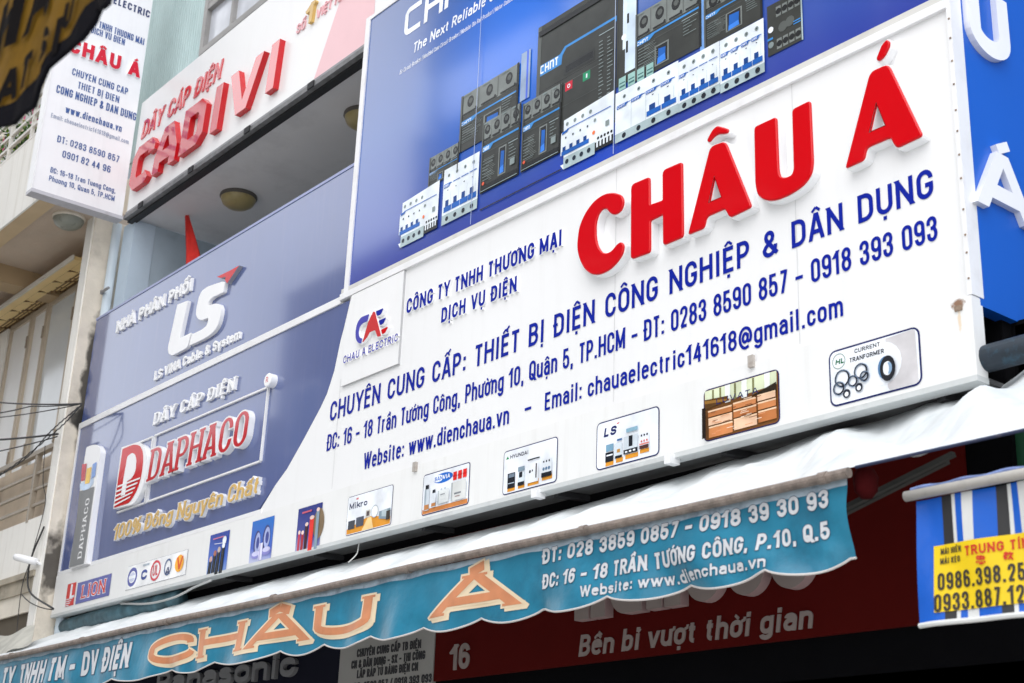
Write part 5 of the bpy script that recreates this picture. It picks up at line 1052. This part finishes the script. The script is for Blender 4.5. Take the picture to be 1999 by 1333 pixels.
# balcony slab, parapet and mouldings
m = MB(); m.box((-24, -.12, 3.98), (-12.95, .0, 4.52), CREAMW); m.build('parapet', nb)
MOU = mat('dirty_moulding', (.42, .37, .29), .85, var=.15, scale=6, dirt=(.10, .085, .06), dirt_amt=.7, dirt_scale=4)
m = MB(); m.box((-24, -.17, 3.93), (-12.93, .1, 3.985), MOU); m.box((-24, -.145, 3.80), (-12.94, .1, 3.93), MOU); m.box((-24, -.125, 3.62), (-12.945, .1, 3.80), CREAM); m.build('moulding', nb)
m = MB(); m.box((-24, -.1, 3.2), (-12.9, .4, 3.62), mat('dark_gap_wall', (.10, .08, .055), .9)); m.build('shaded_underside', nb)  # dark colour paints the shade below the balcony
BARM = mat('tan_bars', (.34, .29, .23), .5, var=.1, dirt=(.2, .15, .1), dirt_amt=.4, dirt_scale=12)
m = MB(); m.box((-24, .02, 4.5), (-12.95, .06, 5.2), mat('tan_balcony_back', (.58, .48, .37), .85, var=.1, dirt=(.35, .28, .2), dirt_amt=.4)); m.build('balcony_back', nb)
m = MB(); m.bar((-24, -.10, 5.19), (-12.95, -.10, 5.19), .06, .045, BARM)
for z in (4.66, 4.82, 4.98): m.bar((-24, -.10, z), (-12.95, -.10, z), .026, .026, BARM)
for k in range(8): x = -13.42-k*1.15; m.bar((x, -.10, 4.5), (x, -.10, 5.17), .05, .05, BARM, up=(0, 1, 0))
m.build('railing', nb)
# glazed door leaves under the yellow canopy
PWn = FY(.36); FRM = mat('tan_window_frame', (.52, .44, .34), .5, var=.08); PANE = mat('pale_glass', (.62, .65, .66), .12, var=.08, scale=1.2)
SHWH = mat('white_shutter', (.86, .86, .85), .4, var=.02)
xs = [PWn.px(x, y)[0] for x, y in ((28, 655), (72, 625), (104, 603), (163, 560))]
for k, (a, b) in enumerate(zip(xs, xs[1:])):
    f = MB(); z0, z1 = 4.6, 7.30; t_ = .05
    for p in (((a+.01, .30, z0), (a+t_, .37, z1)), ((b-t_, .30, z0), (b-.01, .37, z1)), ((a+t_, .305, z1-.06), (b-t_, .365, z1)), ((a+t_, .305, z0), (b-t_, .365, z0+.06))): f.box(*p, FRM)
    o = f.build('window', nb); p = MB(); p.box((a+t_, .33, z0+.06), (b-t_, .345, z1-.06), PANE if k == 2 else SHWH); p.build('pane', o)
    for z in (6.95, 5.6): h = MB(); h.box((b-.045, .285, z-.07), (b-.02, .30, z+.07), BARM); h.build('hinge', o)
m = MB(); m.box((xs[0]-.35, .28, 4.6), (xs[0]-.01, .37, 7.28), CREAMW); m.build('door_jamb', nb)
# yellow slatted window canopy
yc = thing('window_canopy', 'small yellow slatted canopy over the white door leaves of the cream house', 'canopy', (-14.6, .1, 7.27))
YSL = mat('yellow_canopy_sheet', (.90, .68, .32), .5, var=.05, transl=.15); YFR = mat('brown_canopy_frame', (.20, .12, .05), .6)
xc0, xc1 = -16.6, -13.42
def cz(y): return 7.235+(y+.06)*.30
m = MB()
rows = [(-.06, .03), (.04, .15), (.165, .20), (.215, .25), (.265, .30)]
for r_, (y0, y1) in enumerate(rows):
    n = 1 if r_ == 0 else (8 if r_ == 1 else 9); wd_ = (xc1-xc0)/n
    for i in range(n):
        g_ = .02 if n > 1 else 0; m.box((xc0+i*wd_+g_, y0, cz(y0)), (xc0+(i+1)*wd_-g_, y1, cz(y1)+.012), YSL)
m.build('sheet', yc)
m = MB(); m.bar((xc0, -.075, cz(-.06)+.01), (xc1+.03, -.075, cz(-.06)+.01), .02, .05, mat('canopy_edge', (.66, .62, .55), .5))
for y in (.035, .157, .207, .257, .31): m.bar((xc0, y, cz(y)-.006), (xc1, y, cz(y)-.006), .016, .02, YFR)
for i in range(9): x = xc0+i*(xc1-xc0)/8; m.bar((x, .03, cz(.03)-.009), (x, .35, cz(.35)-.009), .022, .02, YFR)
m.build('frame', yc)
ceiling_lamp((135, 423), SZ, 'round dusty grey lamp on the peeling tan soffit of the cream house', .155, mat('dusty_lamp_glass', (.27, .28, .24), .3, var=.2, dirt=(.03, .03, .03), dirt_amt=.9, dirt_scale=9), CREAM)
# upper balcony railing with potted plants
m = MB(); RLW = mat('white_railing', (.70, .67, .62), .5, dirt=(.3, .25, .2), dirt_amt=.4)
zr = [8.28, 8.42, 8.56, 8.78]
for z in zr: m.bar((-24, -.74, z), (-12.5, -.74, z), .03, .03 if z < 8.7 else .05, RLW)
for k in range(14): x = -12.62-k*.62; m.bar((x, -.74, 8.2), (x, -.74, 8.78), .035, .035, RLW, up=(0, 1, 0))
m.build('upper_railing', nb)
LF = [mat('leaf_%s' % n, c, .5, var=.25, scale=9) for n, c in (('green', (.05, .17, .02)), ('yellow_green', (.22, .32, .03)), ('dark_green', (.02, .07, .012)))]
PKF = mat('pink_petal', (.75, .10, .28), .5, var=.1)
def plant(x, y, z, lab, seed, flowers, hgt=.45, n=170):
    r = random.Random(seed); t = thing('potted_plant', lab, 'plant', (x, y, z), 'plants on the upper balcony')
    MB().lathe([(.07, 0), (.10, .16), (.11, .17), (.09, .17)], (x, y, z), (0, 0, 1), mat('clay_pot', (.35, .16, .09), .8), 16).build('pot', t, smooth=True)
    m = MB(); st_ = MB()
    for k in range(9):
        a = r.uniform(0, 6.28); l = r.uniform(.5, 1)*hgt; tip = Vector((x+math.cos(a)*.2*r.random(), y+math.sin(a)*.15*r.random(), z+.16+l)); st_.tube([(x, y, z+.15), ((x+tip.x)/2, (y+tip.y)/2, z+.15+l*.6), tip], .005, LF[2], 5)
    st_.build('stem', t)
    for k in range(n):
        p = Vector((x+r.gauss(0, .15), y+r.gauss(0, .09), z+.15+r.random()**.8*hgt)); dv = Vector((r.uniform(-1, 1), r.uniform(-1, 1), r.uniform(-.5, .8))).normalized(); s = dv.cross(Vector((0, 0, 1))); s = s.normalized() if s.length > .1 else Vector((1, 0, 0)); L = r.uniform(.04, .09); wv = L*.28; up = dv.cross(s)*.01
        m.tris([p, p+dv*L*.5+s*wv+up, p+dv*L, p+dv*L*.5-s*wv+up], [(0, 1, 2, 3)], LF[r.choice((0, 0, 1, 1, 2))])
    m.build('foliage', t)
    if flowers:
        f = MB()
        for k in range(flowers):
            p = Vector((x+r.gauss(0, .13), y-.06+r.gauss(0, .05), z+.3+r.random()*hgt*.7))
            for q in range(5):
                a = q*1.257+r.random(); dv = Vector((math.cos(a), -.4, math.sin(a)))*.032; s = Vector((-math.sin(a), 0, math.cos(a)))*.016
                f.tris([p, p+dv*.6+s, p+dv, p+dv*.6-s], [(0, 1, 2, 3)], PKF)
        f.build('flower', t)
plant(-13.45, -.60, 8.2, 'leafy potted plant with bright pink flowers nearest the white projecting sign', 3, 22, .42)
plant(-13.85, -.58, 8.2, 'yellow green leafy potted plant behind the railing, second from the projecting sign', 5, 0, .42)
plant(-14.25, -.60, 8.2, 'leafy potted plant with one or two pink flowers at the left photo edge', 8, 4, .40)
m = MB(); m.box((-24, .36, 8.2), (-14.2, .40, 10.5), mat('upper_shutter_cream', (.60, .50, .33), .7, var=.1)); 
for k in range(16): x = -14.4-k*.36; m.box((x, .33, 8.2), (x+.17, .36, 10.5), mat('grey_slat', (.45, .45, .44), .6))
m.build('upper_shutters', nb)
# drain pipe between the two houses
m = MB(); PPI = mat('pale_blue_pipe', (.58, .66, .72), .4, var=.05, dirt=(.3, .33, .35), dirt_amt=.4, streak=True)
m.tube([(-12.70, .06, 0), (-12.70, .06, 7.42)], .045, PPI, 14); 
o = m.build('drain_pipe', smooth=True); tag(o, 'pale blue drain pipe running down between the stained pillar and the blue wall', 'pipe')
m = MB(); c = on(207, 568, .02); m.tube([(c[0]-.06, -.0, c[2]), (c[0]+.10, -.0, c[2])], .014, GREY, 8); m.box((c[0]-.07, -.01, c[2]-.02), (c[0]-.045, .02, c[2]+.02), GREY); m.build('clamp', o)
# red folded cloth flag standing behind the upper blue sign
fl = thing('red_flag', 'furled red cloth flag sticking up behind the upper blue sign in the recess', 'flag', (-11.8, .45, 6.2))
RC = mat('red_cloth', (.66, .02, .012), .6, var=.15, scale=9)
A = on(362, 404, .45); B = on(383, 540, .45); V = []; Fc = []; n = 22; rows_ = 14
for i in range(rows_+1):
    t = i/rows_; cpt = A+(B-A)*t; r_ = .012+.115*t**1.1
    for k in range(n): a = 2*math.pi*k/n; q = r_*(1+.28*math.sin(a*4+t*2)); V.append((cpt[0]+math.cos(a)*q, cpt[1]+math.sin(a)*q*.6, cpt[2]+.015*math.sin(a*2)*t))
for i in range(rows_):
    for k in range(n): Fc.append((i*n+k, (i+1)*n+k, (i+1)*n+(k+1) % n, i*n+(k+1) % n))
m = MB(); m.tris(V, Fc, RC); m.build('cloth', fl, smooth=True)
m = MB(); m.tube([tuple(A*.5+B*.5), (B[0], B[1], 5.3)], .010, BARM, 8); m.build('pole', fl)
# security camera on the parapet
cm = thing('security_camera', 'small white bullet camera under the balcony parapet of the cream house', 'camera', tuple(on(62, 1092, -.16)))
c = on(62, 1092, -.22); e1 = on(30, 1087, -.30); e2 = on(72, 1097, -.18)
m = MB(); m.tube([e1, e1+(e2-e1)*.1, e2], [.030, .034, .034], WSIDE, 14); m.build('housing', cm, smooth=True)
m = MB(); m.tube([e1-(e2-e1)*.01, e1+(e2-e1)*.02], [.024, .026], mat('camera_lens', (.35, .33, .3), .2), 14); m.build('lens', cm)
m = MB(); m.tube([e2, e2+np.array([.02, .05, -.03])], .014, TRIM, 8); m.build('bracket', cm)
# cables
CAB = mat('black_cable', (.02, .02, .022), .5)
def crv(pts, n=7):
    if len(pts) < 4: return pts
    P = [np.array(p, float) for p in pts]; P = [2*P[0]-P[1]]+P+[2*P[-1]-P[-2]]; out = []
    for i in range(1, len(P)-2):
        a, b, c_, d_ = P[i-1:i+3]
        for k in range(n): t = k/n; out.append(.5*(2*b+(c_-a)*t+(2*a-5*b+4*c_-d_)*t*t+(3*b-a-3*c_+d_)*t**3))
    return out+[P[-2]]
def cable(pts, r, lab, grp='cables beside the cream house', sag=.0):
    P = [Vector(p) for p in crv(pts)]; out = []; nn_ = 10 if len(P) == 2 else 3
    for i in range(len(P)-1):
        for k in range(nn_):
            t = k/nn_; q = P[i].lerp(P[i+1], t); q.z -= sag*4*t*(1-t); out.append(q)
    out.append(P[-1]); m = MB(); m.tube(out, r, CAB, 6); o = m.build('cable', smooth=True); tag(o, lab, 'cable', grp); return o
hub = on(160, 788, -.20)
cable([on(-40, 782, -.35), hub], .008, 'topmost thin cable running level to the pillar beside the blue sign', sag=.02)
cable([on(-40, 812, -.45), on(60, 793, -.3), hub], .006, 'second cable from the top, dipping slightly towards the left edge', sag=.01)
cable([on(-40, 818, -.5), hub], .005, 'thin cable sloping gently down to the left edge below the second one', sag=.02)
cable([hub, on(100, 840, -.3), on(50, 894, -.35), on(-30, 945, -.4)], .006, 'cable falling steeply left from the pillar across the balcony rail', sag=.008)
cable([hub, on(112, 838, -.3), on(20, 912, -.36), on(-30, 938, -.4)], .006, 'cable falling steeply left beside its twin across the balcony rail', sag=.012)
cable([on(-40, 860, -.4), on(113, 847, -.20)], .010, 'thick black cable ending at the pillar just above the balcony rail', sag=.01)
cable([on(-40, 888, -.42), on(112, 852, -.22)], .006, 'thin cable ending at the pillar just below the thick black one', sag=.012)
cable([on(86, 1028, -.17), on(62, 1086, -.17), on(54, 1130, -.19), on(62, 1160, -.19), on(104, 1188, -.18)], .009, 'black cable looping down past the white camera to the strip sign')
cable([on(88, 870, -.15), on(84, 940, -.16), on(88, 985, -.16), on(60, 1090, -.17), on(42, 1150, -.18), on(30, 1262, -.2)], .004, 'thin wire hanging down the balcony bars past the camera')
cable([on(42, 1160, -.18), on(66, 1180, -.18), on(104, 1190, -.16)], .005, 'thin wire curving from the moulding to the corner of the strip sign', sag=.01)
gw = MB(); P = [on(236, 1178, .02), on(290, 1178, .02), on(340, 1166, .0), on(380, 1146, .0), on(412, 1133, -.02)]; gw.tube(crv(P), .009, mat('grey_conduit', (.42, .43, .42), .5), 8); o = gw.build('cable', smooth=True); tag(o, 'pale grey conduit sagging below the left end of the strip sign', 'cable')
w2 = MB(); P = [on(702, 1056, .06), on(700, 1066, .04), on(696, 1082, .0), on(680, 1098, -.05)]; w2.tube(crv(P), .004, mat('pale_wire', (.6, .6, .58), .5), 6); o = w2.build('cable', smooth=True); tag(o, 'short pale wire end hanging under the strip sign above the orange lettering', 'cable')
# junk on the ground floor left of the awning
m = MB(); GT = mat('old_grey_tarp', (.42, .41, .36), .7, var=.2, scale=6, bump=.3, bscale=9)
p = [on(-30, 1250, -.3), on(68, 1222, -.3), on(62, 1252, -.55), on(-30, 1298, -.6)]
V = []; Fc = []
for i in range(13):
    for j in range(7): u, v = i/12, j/6; q = (p[0]*(1-u)+p[1]*u)*(1-v)+(p[3]*(1-u)+p[2]*u)*v; V.append((q[0], q[1], q[2]+.02*math.sin(u*9+v*3)))
for i in range(12):
    for j in range(6): a = i*7+j; Fc.append((a, a+7, a+8, a+1))
m.tris(V, Fc, GT); o = m.build('old_awning', smooth=True); tag(o, 'worn grey tarpaulin awning at the bottom of the cream house, left photo edge', 'awning')

# ================================================================== the near awning hanging over the camera's side of the street
FYN = -4.05; PN = FY(FYN)
na = thing('near_awning', 'dark brownish yellow awning with black letters, blurred in the top left corner', 'awning', (-3.2, FYN, 3.3))
YB = mat('brown_yellow_cloth', (.33, .19, .022), .6, var=.35, scale=5, transl=.45, dirt=(.05, .03, .01), dirt_amt=.7, dirt_scale=5); BH = mat('black_hem', (.005, .005, .008), .9, spec=.1)
ob = [(-80, 320), (0, 252), (18, 240), (60, 205), (82, 172), (103, 134), (126, 101), (155, 76), (171, 45), (186, 17), (194, 16), (207, 20), (218, 9), (222, -10), (240, -40)]
ib = [(-80, 282), (0, 220), (20, 203), (52, 172), (76, 143), (101, 118), (120, 86), (138, 68), (152, 42), (166, 12), (178, -4), (190, -30)]
obp, ibp = onpl(PN, ob), onpl(PN, ib)
def nwarp(a, b): return .008*math.sin(a*19)+.005*math.sin(a*43+1)
m = MB()
top = 5.2
vs, trs, bd = union([[(p[0], p[1]) for p in ibp]+[(ibp[-1][0], top), (ibp[0][0], top)]], (), .06); m.shape(PN, vs, trs, bd, YB, 0, 0, None, nwarp, True); vl_ = m.build('valance', na, smooth=True)
m = MB(); vs, trs, bd = union([obp+ibp[::-1]], (), .06); m.shape(PN, vs, trs, bd, BH, .004, .012, BH, nwarp, True); m.build('hem_tape', vl_)
BL2 = mat('black_cloth_print', (.006, .005, .006), .9, spec=.1)
def nt_(s, p0, p1, b_, t_, t): words(vl_, PN, s, p0, p1, b_, t_, t, BL2, None, .010, 0, warp=nwarp, grid=.05, shear=.05)
nt_('AT SI', (-2, 212), (112, 103), (0, 210), (6, 150), .25); nt_('HA', (-16, 128), (92, 22), (5, 110), (14, 8), .27); nt_('U', (118, 62), (136, 44), (120, 60), (126, 10), .25)
m = MB(); m.face([(-5.6, FYN-.01, top), (-1.8, FYN-.01, top), (-1.8, -6.4, 5.35), (-5.6, -6.4, 5.35)], mat('near_canopy_cloth', (.45, .28, .05), .8, transl=.15)); m.build('canopy', na)

# ================================================================== houses across the street (seen in the gloss of the signs)
OW = [mat('opposite_wall_%s' % n, c, .8, var=.1) for n, c in (('cream', (.22, .20, .17)), ('grey', (.12, .13, .15)), ('tan', (.18, .15, .12)))]
OGL = mat('opposite_window_glass', (.03, .04, .05), .1)
def opp(x0, x1, h, k, lab):
    t = thing('opposite_house', lab, 'house', ((x0+x1)/2, -11, 0), 'houses across the street')
    m = MB(); m.box((x0, -12.5, 0), (x1, -10.2, h), OW[k]); m.build('wall', t)
    z = 3.6
    while z+1.8 < h:
        x = x0+.7
        while x+1.3 < x1: f = MB(); f.box((x, -10.2, z), (x+1.2, -10.14, z+1.5), TRIM); o = f.build('window', t); p = MB(); p.box((x+.08, -10.14, z+.08), (x+1.12, -10.13, z+1.42), OGL); p.build('pane', o); x += 2.1
        z += 3.1
    return t
o = opp(-22.6, -15.0, 15.9, 1, 'tall grey house with a roofed terrace across the street, mirrored in the banner')
m = MB(); m.box((-22.6, -10.65, 17.5), (-15.0, -10.3, 20.5), OW[1])
for x in (-22.4, -18.5, -15.2): m.box((x-.1, -10.6, 15.9), (x+.1, -10.4, 17.5), OW[1])
m.build('roof_storey', o)  # added thin roof wall; sky gap under it mirrors as a streak
opp(-46.0, -27.6, 10.9, 0, 'lowest cream house across the street, farthest left')
opp(-27.5, -22.8, 13.8, 2, 'narrow tan house across the street, between the low cream and tall grey houses')
opp(-14.8, -9.0, 20.5, 2, 'tan house across the street, right of the tall grey one')
